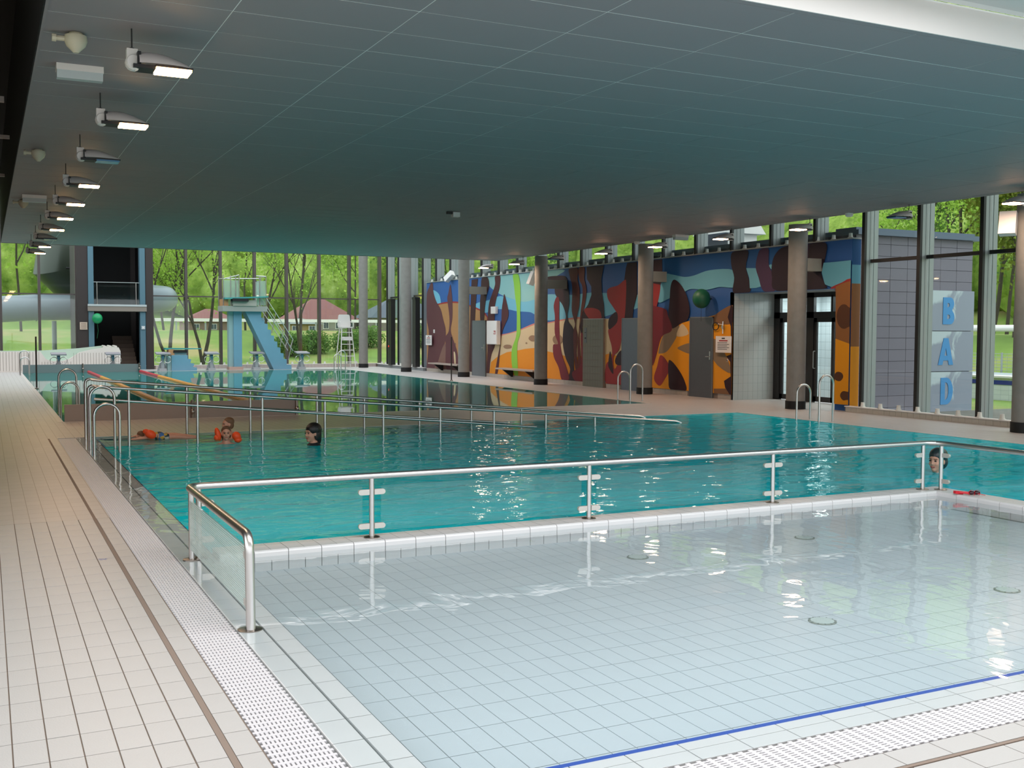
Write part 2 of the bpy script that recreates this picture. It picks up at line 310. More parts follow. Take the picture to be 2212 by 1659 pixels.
MURAL=[('aqua',1,[(34.53,3.56),(32.2,3.56),(29.06,3.56),(29.32,3.4),(29.82,3.29),(30.04,3.14),(30.5,2.88),(30.9,2.68),(31.69,2.62),(32.44,2.72),(33.49,2.92),(34.39,3.24)]),
('light',1,[(35.54,2.64),(34.46,2.74),(33.49,2.86),(32.44,2.72),(31.69,2.62),(30.9,2.68),(30.04,2.82),(28.57,2.75),(27.36,2.79),(26.68,2.77),(26.67,2.19),(27.99,2.06),(29.25,2.02),(30.03,1.99),(30.9,2.19),(31.26,2.27),(32.18,2.31),(32.83,2.38),(33.9,2.4),(34.74,2.29),(35.54,2.43)]),
('light',1,[(29.4,2.78),(28.39,2.75),(27.43,2.79),(26.35,2.75),(24.73,2.65),(24.73,2.3),(25.65,2.22),(26.45,2.08),(27.42,2.0),(28.38,2.04),(29.39,2.01)]),
('light',1,[(39.73,3.27),(39.07,3.08),(38.89,2.68),(39.24,2.69),(39.68,3.0)]),
('red',1,[(40.38,2.54),(38.98,2.73),(37.97,2.77),(37.15,2.74),(36.06,2.59),(35.02,2.39),(34.52,2.14),(34.52,1.81),(40.38,1.82)]),
('ochre',0,[(40.38,0.12),(40.38,2.47),(39.68,2.59),(38.98,2.68),(37.97,2.72),(37.15,2.69),(36.06,2.54),(35.02,2.34),(34.59,2.13),(34.51,0.12)]),
('pink',1,[(34.61,1.93),(34.31,1.56),(33.35,1.53),(32.18,1.66),(30.89,1.9),(30.03,1.92),(28.72,2.04),(27.84,2.06),(27.64,1.8),(30.37,1.53),(34.17,1.36)]),
('sand',0,[(34.61,1.87),(34.31,1.5),(33.35,1.48),(32.18,1.62),(30.89,1.85),(30.03,1.88),(28.72,2.0),(27.89,2.02),(26.25,2.01),(26.23,0.34),(34.51,0.12)]),
('sand',0,[(26.45,1.87),(25.42,1.95),(25.39,0.12),(26.42,0.12)]),
('orange',0,[(34.37,0.12),(34.23,0.53),(33.75,0.72),(32.95,0.91),(32.17,0.98),(31.55,1.05),(30.89,1.09),(30.02,1.0),(29.24,0.93),(28.44,0.82),(27.68,0.92),(27.61,0.12),(29.78,0.12),(30.93,0.12)]),
('orange',0,[(26.43,0.97),(26.2,1.01),(25.41,0.88),(25.39,0.12),(26.42,0.12)]),
('plum',1,[(40.38,0.12),(40.31,0.46),(40.13,1.48),(40.38,2.16),(40.36,3.12),(40.13,3.38),(39.95,3.54),(39.73,3.53),(39.64,3.16),(39.33,2.79),(38.89,2.48),(38.63,2.08),(38.38,1.66),(38.46,1.16),(38.8,0.73),(39.15,0.39),(39.41,0.12)]),
('brown',1,[(39.19,0.39),(38.55,1.1),(37.96,1.01),(37.39,1.18),(37.55,0.76),(37.63,0.12),(39.46,0.12)]),
('plum',1,[(38.13,3.08),(37.93,3.43),(37.8,3.11),(37.72,2.72),(37.72,2.14),(37.88,1.66),(37.63,1.3),(37.23,0.8),(37.15,0.12),(38.29,0.12),(38.38,1.0),(38.42,1.39),(38.09,1.62),(38.01,2.14),(38.22,2.86)]),
('sand',1,[(37.59,0.82),(37.43,0.76),(37.39,0.38),(37.51,0.35)]),
('maroon',0,[(35.92,3.53),(35.36,3.54),(35.47,3.04),(35.54,2.64),(35.61,2.0),(35.67,0.12),(36.13,0.12),(36.06,1.81),(35.99,2.9)]),
('maroon',1,[(35.03,3.54),(34.53,3.55),(34.39,3.24),(34.6,2.92),(34.74,2.53),(34.84,1.99),(35.13,1.99),(35.17,2.66),(35.1,3.02)]),
('plum2',1,[(33.91,3.56),(33.5,3.56),(33.53,3.18),(33.76,2.84),(33.9,2.52),(33.93,2.1),(33.99,1.51),(33.89,1.13),(34.16,0.83),(34.3,0.47),(34.37,0.12),(34.58,0.12),(34.52,0.91),(34.55,1.66),(34.49,2.26),(34.38,2.65),(34.11,3.0),(33.9,3.28)]),
('plum2',1,[(33.16,2.92),(32.96,2.62),(32.83,2.33),(32.86,2.1),(33.15,1.81),(33.35,1.52),(33.48,0.93),(33.58,0.4),(33.71,0.12),(33.88,0.12),(33.71,0.63),(33.51,1.08),(33.41,1.37),(33.38,1.98),(33.35,2.39),(33.26,2.68)]),
('green',1,[(32.48,3.56),(32.1,3.56),(31.94,3.21),(31.91,2.79),(31.93,2.37),(31.9,1.8),(31.93,1.52),(32.11,1.24),(32.14,0.87),(32.1,0.53),(32.07,0.12),(32.32,0.12),(32.55,0.52),(32.55,1.01),(32.24,1.44),(32.18,1.81),(32.19,2.37),(32.31,2.8),(32.41,3.23)]),
('stone',1,[(32.56,1.11),(32.62,1.06),(32.78,1.04),(32.98,1.03),(33.15,1.06),(33.21,1.1),(33.15,1.14),(32.98,1.17),(32.78,1.17),(32.62,1.15)]),
('stone',1,[(30.73,1.41),(30.78,1.35),(30.92,1.31),(31.1,1.31),(31.24,1.35),(31.3,1.4),(31.24,1.46),(31.1,1.5),(30.92,1.5),(30.78,1.46)]),
('stone',1,[(31.4,1.25),(31.41,1.23),(31.44,1.22),(31.48,1.22),(31.51,1.23),(31.52,1.25),(31.51,1.26),(31.48,1.27),(31.44,1.27),(31.41,1.26)]),
('stone',1,[(28.97,1.38),(29.04,1.29),(29.2,1.23),(29.4,1.23),(29.56,1.28),(29.63,1.38),(29.57,1.47),(29.4,1.53),(29.2,1.53),(29.04,1.47)]),
('dark',1,[(30.04,3.37),(29.41,3.38),(28.79,3.32),(28.62,2.92),(28.58,2.5),(28.68,2.17),(28.61,1.94),(28.31,1.71),(28.2,1.29),(28.26,0.81),(28.22,0.38),(28.03,0.23),(27.77,0.12),(28.61,0.12),(28.49,0.47),(28.76,0.79),(28.93,1.12),(28.97,1.45),(28.91,1.84),(28.78,2.11),(28.98,2.44),(29.26,2.64),(29.5,2.85),(29.54,3.22),(29.97,3.28)]),
('wine',1,[(29.4,2.71),(29.22,2.64),(29.22,2.11),(29.17,1.45),(29.03,0.95),(28.69,0.47),(28.55,0.21),(28.68,0.12),(29.02,0.12),(29.23,0.51),(29.55,0.84),(29.59,1.21),(29.27,1.25),(29.49,1.58),(29.49,2.11),(29.57,2.45)]),
('maroon2',1,[(28.6,3.56),(28.07,3.56),(28.07,3.22),(27.94,2.87),(27.96,2.42),(28.09,2.1),(28.15,1.78),(28.04,1.46),(28.1,0.97),(27.97,0.49),(28.16,0.48),(28.27,0.97),(28.31,1.61),(28.21,1.87),(28.41,2.26),(28.39,2.75),(28.42,3.08),(28.56,3.34)]),
('maroon2',1,[(28.01,3.56),(27.66,3.55),(27.66,3.21),(27.53,2.88),(27.61,2.48),(27.74,2.22),(27.89,1.91),(27.92,1.46),(27.84,0.82),(27.77,0.5),(27.97,0.49),(28.04,1.13),(27.95,1.78),(27.86,2.29),(27.77,2.67),(27.78,2.99),(27.97,3.22)]),
('dark',0,[(27.54,3.56),(26.54,3.56),(26.68,3.16),(26.64,2.76),(26.52,2.39),(26.48,1.94),(27.61,1.9),(27.76,1.78),(27.72,1.14),(27.92,1.78),(27.74,2.22),(27.43,2.44),(27.24,2.72),(27.25,2.97),(27.5,3.2)]),
('red',1,[(27.67,2.29),(27.24,2.34),(26.81,2.27),(26.66,2.12),(26.72,1.99),(27.3,2.0)]),
('wine',1,[(27.85,1.58),(27.6,1.3),(27.58,0.12),(28.15,0.12),(28.36,0.38),(27.84,0.66)]),
('dark',0,[(25.29,3.56),(24.8,3.56),(24.78,2.65),(24.94,2.3),(25.04,1.77),(25.42,1.92),(25.4,2.37),(25.33,2.78),(25.44,3.08),(25.36,3.41)]),
('red',1,[(25.44,3.08),(25.33,3.02),(25.35,2.37),(25.42,1.92),(25.53,1.47),(25.69,1.11),(25.97,0.92),(25.91,0.56),(25.52,0.87),(25.42,0.12),(26.35,0.12),(26.38,0.67),(26.08,0.86),(26.06,1.17),(26.21,1.47),(26.27,1.68),(26.1,1.83),(25.76,2.07),(25.99,2.32),(26.29,2.57),(26.35,2.81),(26.17,2.9),(25.77,2.95)]),
('dark',1,[(26.22,2.02),(25.88,2.2),(25.76,2.1),(25.81,1.89),(26.16,1.71),(26.27,1.77)]),
('dark',1,[(26.25,0.73),(26.14,1.07),(25.96,0.44),(26.2,0.58)]),
('dark',1,[(25.88,0.83),(25.69,1.05),(25.51,1.08),(25.5,0.72),(25.8,0.7)]),
('deep',0,[(23.53,3.56),(20.45,3.56),(18.72,3.56),(18.69,2.56),(20.55,2.6),(20.61,3.13),(21.49,3.17),(22.14,3.06),(22.57,3.05),(23.07,3.13),(23.47,3.15)]),
('deep',0,[(24.6,3.56),(23.53,3.56),(23.47,3.15),(23.72,2.66),(24.59,2.68)]),
('light2',1,[(23.72,2.42),(23.66,2.77),(23.47,3.15),(23.07,3.13),(22.57,3.05),(22.14,3.07),(21.49,3.17),(20.55,3.12),(20.5,2.73),(21.08,2.74),(21.62,2.69),(22.23,2.73),(22.51,2.68),(22.81,2.6),(23.2,2.52)]),
('orange2',0,[(24.54,0.12),(24.56,0.97),(23.7,1.58),(22.94,1.82),(22.28,1.93),(21.29,2.05),(20.57,2.29),(20.51,0.12),(22.27,0.12)]),
('brown2',1,[(21.29,2.04),(20.57,2.29),(20.56,1.87),(21.02,1.83),(21.29,1.87)]),
('red',1,[(24.59,2.92),(23.73,2.95),(23.67,2.65),(23.87,2.18),(24.03,1.88),(24.57,1.89)]),
('tan',1,[(23.69,1.11),(23.44,1.58),(22.79,1.83),(22.84,1.56),(23.08,1.29),(23.33,1.11),(23.59,1.06)]),
('sand',1,[(22.87,1.53),(22.64,1.85),(22.34,1.59)]),
('tan',1,[(22.8,1.24),(22.25,1.35),(22.24,1.09),(22.68,1.16)]),
('dark',1,[(23.01,3.0),(22.71,2.86),(22.46,2.59),(22.31,2.22),(22.4,1.96),(22.69,1.85),(23.09,1.73),(23.25,2.03),(23.2,2.46),(23.16,2.84)]),
('wine',1,[(24.58,2.22),(23.46,2.26),(23.25,2.03),(23.09,1.79),(23.14,1.64),(23.55,1.5),(23.8,0.98),(24.0,0.71),(24.55,0.69)]),
('red',1,[(23.59,1.02),(23.27,0.85),(23.17,0.65),(23.37,0.4),(23.62,0.2),(23.89,0.38),(23.74,0.72)]),
('dark',1,[(23.22,0.85),(23.07,0.87),(22.72,0.63),(22.47,0.35),(22.44,0.12),(23.11,0.12),(23.21,0.41)]),
('dark',0,[(24.06,3.56),(23.56,3.56),(23.55,3.24),(23.62,2.89),(24.05,2.95)]),
('tan',1,[(21.29,1.48),(20.83,1.11),(20.6,0.65),(21.27,0.93)]),
('brown2',0,[(21.26,0.24),(20.55,0.28),(20.55,0.12),(21.25,0.12)]),
('dark',0,[(20.62,2.31),(20.56,2.24),(20.51,0.12),(20.63,0.12),(20.81,0.29),(20.86,0.45),(20.6,0.57),(20.63,0.92),(20.78,1.05),(20.59,1.11),(20.63,1.78),(20.75,2.0)]),
('dark2',1,[(20.6,3.56),(20.02,3.56),(20.09,3.18),(19.96,2.86),(19.93,2.58),(20.54,2.58),(20.52,2.94),(20.64,3.26)]),
('light2',0,[(20.08,3.15),(19.73,3.13),(19.62,2.9),(19.5,2.7),(19.7,2.67),(19.93,2.67),(19.96,2.91)]),
('purple',1,[(19.56,3.56),(19.29,3.56),(19.27,3.19),(19.11,2.93),(19.03,2.59),(19.44,2.59),(19.62,2.9),(19.73,3.16),(19.67,3.42)]),
('light2',1,[(19.26,3.17),(19.16,3.18),(19.18,3.08)]),
('dark2',1,[(18.75,3.56),(18.12,3.56),(17.45,3.56),(17.44,3.24),(17.56,2.95),(17.46,2.7),(17.48,2.57),(18.98,2.58),(19.15,2.89),(19.16,3.19),(19.04,3.42)]),
('purple',0,[(18.14,3.56),(17.94,3.56),(17.96,3.27),(18.13,3.29)]),
('light2',0,[(17.49,3.13),(17.14,3.13),(16.7,3.14),(16.7,2.73),(16.92,2.67),(17.23,2.6),(17.44,2.67),(17.54,2.92)]),
('red',1,[(17.27,2.58),(16.93,2.69),(16.7,2.75),(16.7,2.42),(16.99,2.48)]),
('ochre2',0,[(17.11,2.55),(17.11,2.61),(16.92,2.67),(16.7,2.71),(16.7,1.41),(17.09,1.51)]),
('orange2',0,[(17.09,1.51),(16.7,1.41),(16.7,0.12),(17.09,0.12)]),
('brown3',1,[(16.7,1.97),(16.7,1.82),(16.78,1.73),(16.91,1.73),(17.02,1.82),(17.07,1.98),(17.03,2.13),(16.93,2.22),(16.8,2.22),(16.7,2.12)]),
('brown3',1,[(16.84,0.72),(16.87,0.66),(16.93,0.62),(17.01,0.62),(17.08,0.65),(17.11,0.71),(17.08,0.77),(17.02,0.81),(16.94,0.81),(16.87,0.78)]),
('brown3',1,[(16.7,0.33),(16.7,0.27),(16.75,0.23),(16.83,0.22),(16.89,0.26),(16.92,0.31),(16.9,0.37),(16.84,0.41),(16.75,0.41),(16.7,0.38)])]
# ================================================================== the setting
TX0, TY0 = .066, .09          # tile grid origins
GX0, GX1 = .951, 1.202        # long overflow grate
KX1, KY0, KY1 = 8.60, 3.28, 7.655   # children's pool
WY = 7.925                    # far side of its end wall
MX1, MY1 = 13.75, 17.35       # middle pool
PY0, PY1, PX1 = 20.35, 43.75, 13.6   # swimming pool

fl = MB()
D = 2; Gm = 1
# near, single tiles lie on a grout bed; further out the material takes over
fl.box(-.06, GX0, 3.9, 9.84, -.06, -.004, 1)
fl.box(-3.0, -.06, -4, 9.84, -.06, 0, 0); fl.box(-.06, GX0, -4, 3.9, -.06, 0, 0)
fl.box(-3.0, GX0, 9.84, 17.35, -.06, 0, 0)
fl.box(-3.0, MX1, 17.35, PY0, -.06, 0, 0)
fl.box(-3.0, 1.2, PY0, 46.4, -.06, 0, 0)
fl.box(MX1, 16.3, -4, PY0, -.06, 0, 0); fl.box(PX1, 16.3, PY0, 46.4, -.06, 0, 0)
fl.box(1.2, PX1, PY1, 46.4, -.06, 0, 0)
fl.box(GX0, MX1, -4, 2.2, -.06, 0, 0); fl.box(GX0, MX1, 2.2, 3.02, -.06, -.004, 1)
fl.box(16.3, 19.3, 17.1, 20.6, -.06, 0, 0)
floor = struct('floor', fl, [M['deck'], M['grout_deck']])
# deck tiles, left strip
tmesh = MB().box(-.0597, .0597, -.1222, .1222, -.006, 0).mesh('tile', M['tile_deck'])
cnt = 0
xs = [TX0-.125*1] + [TX0+.125*k for k in range(5)]
xedges = [-.059, .066, .191, .316, .441, .566, .691]
for j in range(24):
    y = 3.84 + .25*j + .125
    for k in range(len(xedges)-1+0):
        if y > 9.84: continue
        inst('tile', tmesh, ((xedges[k]+xedges[k+1])/2, y, random.uniform(-.0006, .0004)), floor); cnt += 1
tw = MB().box(-.058, .058, -.1222, .1222, -.006, 0).mesh('tile', M['tile_deck'])
tw2 = MB().box(-.0505, .0505, -.1222, .1222, -.006, 0).mesh('tile', M['tile_deck'])
for j in range(24):
    y = 3.84 + .25*j + .125
    if y > 9.84: continue
    inst('tile', tw, (.753, y, 0), floor); inst('tile', tw2, (.893, y, 0), floor)
jt = MB().box(.813, .8395, 3.9, 17.35, -.004, .0008); jt.box(2.0, 6.0, 2.868, 2.885, -.004, .0008)
jt.build('expansion_joint', M['joint'], floor)
tr_ = MB().box(-.1222, .1222, -.061, .061, -.006, 0).mesh('tile', M['tile_deck'])
for i in range(9):
    for yy in (2.952, 2.80, 2.675, 2.55):
        inst('tile', tr_, (2.5 + .25*i + .0, yy, 0), floor)
pr = MB().box(-.035, .035, -.025, .025, 0, .0006)
prn = MB()
for a, b, c, d in ((-.03,.02,-.03,.03),(-.03,-.01,-.03,.03),(.0,.0,0,0)): pass
for i, (a, b) in enumerate(((-.028,.02),(-.01,.022),(.012,.016),(-.024,0),(-.004,-.004),(.016,.0),(-.02,-.02),(.006,-.018))):
    prn.obox((a, b, .0006), .009, .0022, .0004, (0,0,[.2,-.5,.8,0,.6,-.3,.4,-.7][i]))
prn.build('blue_print', mat('blue pen print', (110,120,170), .6), floor, loc=(.735, 8.06, .0004))

# ---- overflow ledges, coping and pool shells
led = MB()
led.box(GX1, 1.47, 3.27, MY1, -.06, -.014); led.box(1.47, KX1, 3.275, 3.46, -.06, -.014)
led.box(1.47, 1.5, KY1, MY1, -1.3, -.016)
ledge = struct('trim_1', led, M['grout_pool'])
lt = MB().box(-.065, .065, -.1222, .1222, -.012, 0).mesh('coping_tile', M['tile_cope']); lt2 = MB().box(-.0535, .0535, -.1222, .1222, -.012, 0).mesh('coping_tile', M['tile_cope'])
for j in range(56):
    y = 3.42 + .25*j
    if y > 17.2: break
    inst('coping_tile', lt, (1.2775, y, -.003), ledge)
    inst('coping_tile', lt2, (1.4095, y, -.003), ledge)
ct1 = MB().box(-.1222, .1222, -.047, .047, -.012, 0).mesh('coping_tile', M['tile_cope'])
ct2 = MB().box(-.1222, .1222, -.034, .034, -.012, 0).mesh('coping_tile', M['tile_cope'])
for i in range(29):
    x = 1.6 + .25*i - .02
    inst('coping_tile', ct1, (x, 3.327, -.003), ledge); inst('coping_tile', ct2, (x, 3.411, -.003), ledge)
MB().box(1.47, KX1, 3.447, 3.477, -.11, -.004).build('blue_edge_strip', M['blue_line'], ledge)
sb = MB().box(1.474, 1.497, WY, MY1, -.012, -.0035); sb.box(1.56, 1.585, WY, MY1, -.3, -.02, 1); sb.build('blue_edge_strip', [M['blue_line'], M['darkline']], ledge)

FZ = -.105
bk = MB(); bk.box(1.40, KX1, KY0, KY1, FZ-.1, FZ-.003)
kfloor = struct('pool_floor', bk, M['grout_pool'])
pt = MB().box(-.0605, .0605, -.1225, .1225, -.006, 0).mesh('tile', M['tile_pool'])
cells = []
ox, oy = 1.43, 3.455
for i in range(58):
    for j in range(17):
        x, y = ox + .125*i + .0625, oy + .25*j + .125
        if x > KX1-.05 or y > KY1+.1: continue
        if y + .12 > KY1: continue
        cells.append((x, y))
# 300 that show largest in the frame
def inframe(x, y, z=0):
    q = m3.transposed() @ (Vector((x, y, z)) - Vector((0, 0, EYE)))
    if q.z >= 0: return None
    return (1106 + 2293*q.x/-q.z, 829.5 - 2293*q.y/-q.z, -q.z)
def vis(c):
    p = inframe(c[0], c[1], FZ); return p is not None and -40 < p[0] < 2250 and p[1] < 1700
cs = sorted(cells, key=lambda c: (not vis(c), inframe(c[0], c[1], FZ)[2] if inframe(c[0], c[1], FZ) else 99))
for c in cs[:300]: inst('tile', pt, (c[0], c[1], FZ), kfloor)
far = MB()
for x, y in cs[300:]: far.box(x-.0605, x+.0605, y-.1225, y+.1225, FZ-.006, FZ)
for i in range(58): far.box(ox+.125*i+.002, ox+.125*i+.123, oy+4.0+.002, KY1-.001, FZ-.006, FZ)
tag(far.build('tile_field', M['tile_pool'], kfloor), kind='stuff')
for x, y in ((4.52, 4.86), (6.21, 4.91), (4.51, 6.88), (6.23, 6.93)):
    t = thing('pool_floor_nozzle', 'round flush floor nozzle in the shallow pool, ' + {4.86: 'nearest the blue line, left of two', 4.91: 'nearest the right edge of the view', 6.88: 'far left one beside the lamp reflections', 6.93: 'far right one near the glass barrier'}[y], 'nozzle', (x, y, FZ), 0, 'floor nozzles in the shallow pool')
    MB().lathe([(.085, 0), (.085, .004), (.078, .006)], n=28).build('rim', mat('grey plastic ring', (140,146,136), .5), t)
    MB().lathe([(.072, .004), (.07, .008), (.03, .009)], n=28).build('cap', mat('pale plastic cap', (190,200,196), .5), t)
    b = MB()
    for k in range(12): b.obox((.075*math.cos(k*PI/6), .075*math.sin(k*PI/6), .0065), .009, .003, .001, (0,0,k*PI/6))
    b.build('slot_ring', mat('grey nozzle slots', (112,120,116), .6), t)['kind'] = 'stuff'

# wall between the children's pool and the middle pool, with white lipped coping slabs
wl = MB(); wl.box(1.47, 8.87, KY1+.012, WY-.012, -1.3, .028); wl.box(KX1+.012, 8.86, KY0-.2, WY-.012, -1.3, .028)
pw = struct('wall_divider', wl, M['grout_pool'])
def slab_profile():
    return [(0,-.03),(0,.028),(.006,.038),(.018,.045),(.27,.045),(.27,.005),(.262,-.03)]
slab = MB().prism(slab_profile(), .245, lambda u, v, k: (k-.1225, u, v)).mesh('coping_slab', M['tile_cope'])
n = 0
for i in range(29):
    x = 1.595 + .25*i
    if x > 8.55: break
    s_ = inst('coping_slab', slab, (x, KY1, 0), pw); n += 1
    inst('joint_line', MB().box(-.0012, .0012, .0195, .262, .0448, .0454).mesh('joint_line', M['grout_pool']) if i == 0 else bpy.data.meshes['joint_line'], (x, KY1, 0), pw)
slab2 = MB().prism(slab_profile(), .245, lambda u, v, k: (u, k-.1225, v)).mesh('coping_slab', M['tile_cope'])
for j in range(19):
    inst('coping_slab', slab2, (KX1, KY1 + .13 - .25*j, 0), pw)
MB().prism(slab_profile(), .155, lambda u, v, k: (8.47+k, KY1+u, v)).build('coping_slab', M['tile_cope'], pw)
# shallow inner face tiles under the lip
inn = MB()
for i in range(57): inn.box(1.472+.125*i, 1.592+.125*i, KY1-.004, KY1+.014, FZ, -.031)
for j in range(34): inn.box(KX1-.004, KX1+.014, KY1-.125*j-.121, KY1-.125*j-.001, FZ, -.031)
tag(inn.build('face_tiles', M['tile_cope'], pw), kind='stuff')

# basins
def basin(name, x0, x1, y0, y1, z, m):
    b = MB(); b.box(x0, x1, y0, y1, z-.1, z); b.box(x0-.1, x0, y0, y1, z, -.02); b.box(x1, x1+.1, y0, y1, z, -.02)
    b.box(x0, x1, y0-.1, y0, z, -.02); b.box(x0, x1, y1, y1+.1, z, -.02); return struct(name, b, m)
M['basin'] = tile_mat('pool basin tile', (150,205,205), (110,150,150), .25, .125, 'xy', (0, 0), .4, .006)
basin('middle_pool_basin', 1.47, MX1, WY, MY1, -1.3, M['basin'])
basin('side_pool_basin', 8.87, MX1, 2.3, WY, -1.31, M['basin'])
bmn = basin('swimming_pool_basin', 1.2, PX1, PY0, PY1, -1.9, M['basin'])
ln_ = MB()
for x in (3.9, 6.3, 8.6, 10.9): ln_.box(x-.12, x+.12, PY0+1.5, PY1-1.5, -1.899, -1.89)
ln_.build('lane_line', M['darkline'], bmn)
# white rim strip round the middle and the big pool
rim = MB()
rim.box(1.2, MX1+.02, MY1-.02, MY1+.10, -.04, .004); rim.box(MX1-.02, MX1+.1, 2.3, MY1, -.04, .004)
rim.box(1.2, PX1, PY0-.10, PY0+.02, -.04, .004); rim.box(PX1-.02, PX1+.1, PY0, PY1, -.04, .004); rim.box(1.2, PX1, PY1-.02, PY1+.1, -.04, .004)
rim.box(1.12, 1.22, PY0, PY1, -.04, .004)
struct('trim_2', rim, mat('pale rim tile', (206,196,190), .35, noise=.04))
# ramp in the middle pool, sinking to the right, with its side wall
rp = MB(); R0, R1 = 15.85, 17.0
rp.add([(1.5,R0,-.012),(11,R0,-.95),(11,R1,-.95),(1.5,R1,-.012),(1.5,R0,-1.3),(11,R0,-1.3),(11,R1,-1.3),(1.5,R1,-1.3)],
       [(0,1,2,3),(0,4,5,1),(1,5,6,2),(2,6,7,3),(3,7,4,0)])
rp.box(1.5, 4.4, 15.60, R0, -1.3, -.02); 
struct('trim_3', rp, M['tile_cope'])

# ---- overflow grates: cross bars on strings, one segment per quarter metre
def grate_seg(L=.25, W=.25, pitch=.05):
    b = MB(); nb = int(round(L/pitch))
    for k in range(nb):
        y = (k+.5)*pitch - L/2
        b.box(-W/2, W/2, y-.0098, y+.0098, -.014, 0)
    for k in range(13):
        x = -W/2 + .008 + (k+.5)*(W-.016)/13
        b.box(x-.0056, x+.0056, -L/2+.001, L/2-.001, -.016, -.0008)
    return b
gm = grate_seg().mesh('grate_segment', M['grate'])
g1 = thing('overflow_grate', 'white slatted overflow grate along the left deck beside the pools', 'grate', (GX0+.1255, 3.02, 0))
for j in range(57): inst('grate_segment', gm, (0, .125+.25*j, -.001), g1)
MB().box(-.127, .127, 0, 14.3, -.1, -.06).build('channel', M['chan'], g1)
g2 = thing('overflow_grate', 'white slatted overflow grate at the near end of the shallow pool', 'grate', (1.202, 3.145, 0))
for j in range(30): inst('grate_segment', gm, (.125+.25*j, 0, -.001), g2, (0,0,PI/2))
MB().box(0, 7.5, -.127, .127, -.1, -.06).build('channel', M['chan'], g2)

# ---- water
def water(name, x0, x1, y0, y1, z, m, label):
    b = MB().add([(x0,y0,z),(x1,y0,z),(x1,y1,z),(x0,y1,z)], [(0,1,2,3)])
    return tag(b.build(name, m, fix=False), label, 'water', kind='stuff')
WK = water_mat('shallow clear water', (190,205,212), .95, (.945, .985, .99), .10, 2.2, .05, (1, 1, 1))
WM = water_mat('rippled turquoise water', (6,220,238), .2, (.40, .86, .88), .36, 1.7, .11, (1, 1.6, 1), .64)
WP = water_mat('calm green-blue water', (60,170,160), .18, (.35, .75, .78), .02, 1.0, .05, (1, 1, 1))
water('pool_water', 1.215, KX1, 3.275, KY1, 0, WK, 'clear shallow water over the white tiled children\'s pool in front')
WR = water_mat('shallow turquoise water over the ramp', (60,190,200), .2, (.80, .96, .96), .36, 1.7, .11, (1, 1.6, 1), .64, (1.5, 8.0, .88, .25))
wm = MB()
def quad(x0, x1, y0, y1, mi): wm.add([(x0,y0,0),(x1,y0,0),(x1,y1,0),(x0,y1,0)], [(0,1,2,3)], mi)
quad(1.47, MX1, WY-.01, 15.85, 0); quad(11, MX1, 15.85, MY1, 0); quad(8.86, MX1, 2.3, WY-.01, 0)
quad(1.47, 11, 15.85, MY1, 1); quad(1.215, 1.47, KY1, MY1, 2)
tag(wm.build('pool_water', [WM, WR, WK], fix=False), 'rippled turquoise water of the middle pool behind the glass barrier', 'water', kind='stuff')
water('pool_water', 1.2, PX1, PY0, PY1, -.002, WP, 'calm mirroring water of the long swimming pool at the far end')

# ---- ceiling slab with panels
CZ = 3.93; CX0, CX1, CY0, CY1 = .44, 15.0, 5.95, 31.3
ce = MB(); ce.box(CX0, CX1, CY0, CY1, CZ+.0018, CZ+.25, 0)
ceiling = struct('ceiling', ce, [M['ceil_base']])
pm = MB().box(-.5955, .5955, -.2940, .2940, 0, .02).mesh('ceiling_panel', M['ceil'])
pcs = []
nx = 12; ny = 42
for i in range(nx):
    for j in range(ny):
        x = 1.635 - 1.2 + 1.2*i + .6; y = CY0 + .07 + .6*j + .3
        pcs.append((x, y))
pcs.sort(key=lambda c: (lambda p: 1e9 if p is None or not(-150 < p[0] < 2350 and p[1] > -120) else p[2])(inframe(c[0], c[1], CZ)))
for c in pcs[:300]: inst('ceiling_panel', pm, (c[0], c[1], CZ + random.uniform(-.0006, .0003)), ceiling, (random.uniform(-.001,.001), random.uniform(-.0006,.0006), 0))
rest = MB()
for x, y in pcs[300:]: rest.box(x-.5955, x+.5955, y-.2940, y+.2940, CZ, CZ+.02)
tag(rest.build('ceiling_panel_field', M['ceil'], ceiling), kind='stuff')
ed = MB(); ed.box(CX0-.02, CX0+.002, CY0, CY1, CZ-.012, CZ+.3); ed.box(CX1-.15, CX1+.02, CY0, CY1, CZ-.004, CZ+.3); ed.box(CX0, CX1, CY1-.02, CY1+.02, CZ-.012, CZ+.3); ed.box(CX0, CX1, CY0, CY0+.07, CZ-.001, CZ+.05)
ed.build('edge_profile', M['ceil'], ceiling)
# white fascia and perforated near ceiling
wc = MB(); wc.box(CX0, 16.4, CY0-.012, CY0, CZ-.004, CZ+.232)
struct('trim_4', wc, M['white'])
nc = MB().box(-3.2, 16.4, -4.2, CY0-.01, CZ+.25, CZ+.3)
ncl = struct('ceiling_near', nc, M['white'])
pp = MB().box(-.59, .59, -.59, .59, -.012, 0).mesh('perforated_panel', M['white_perf'])
for i in range(8):
    for j in range(2): inst('perforated_panel', pp, (5.9+1.22*i, CY0-.10-.61-1.22*j, CZ+.252), ncl)
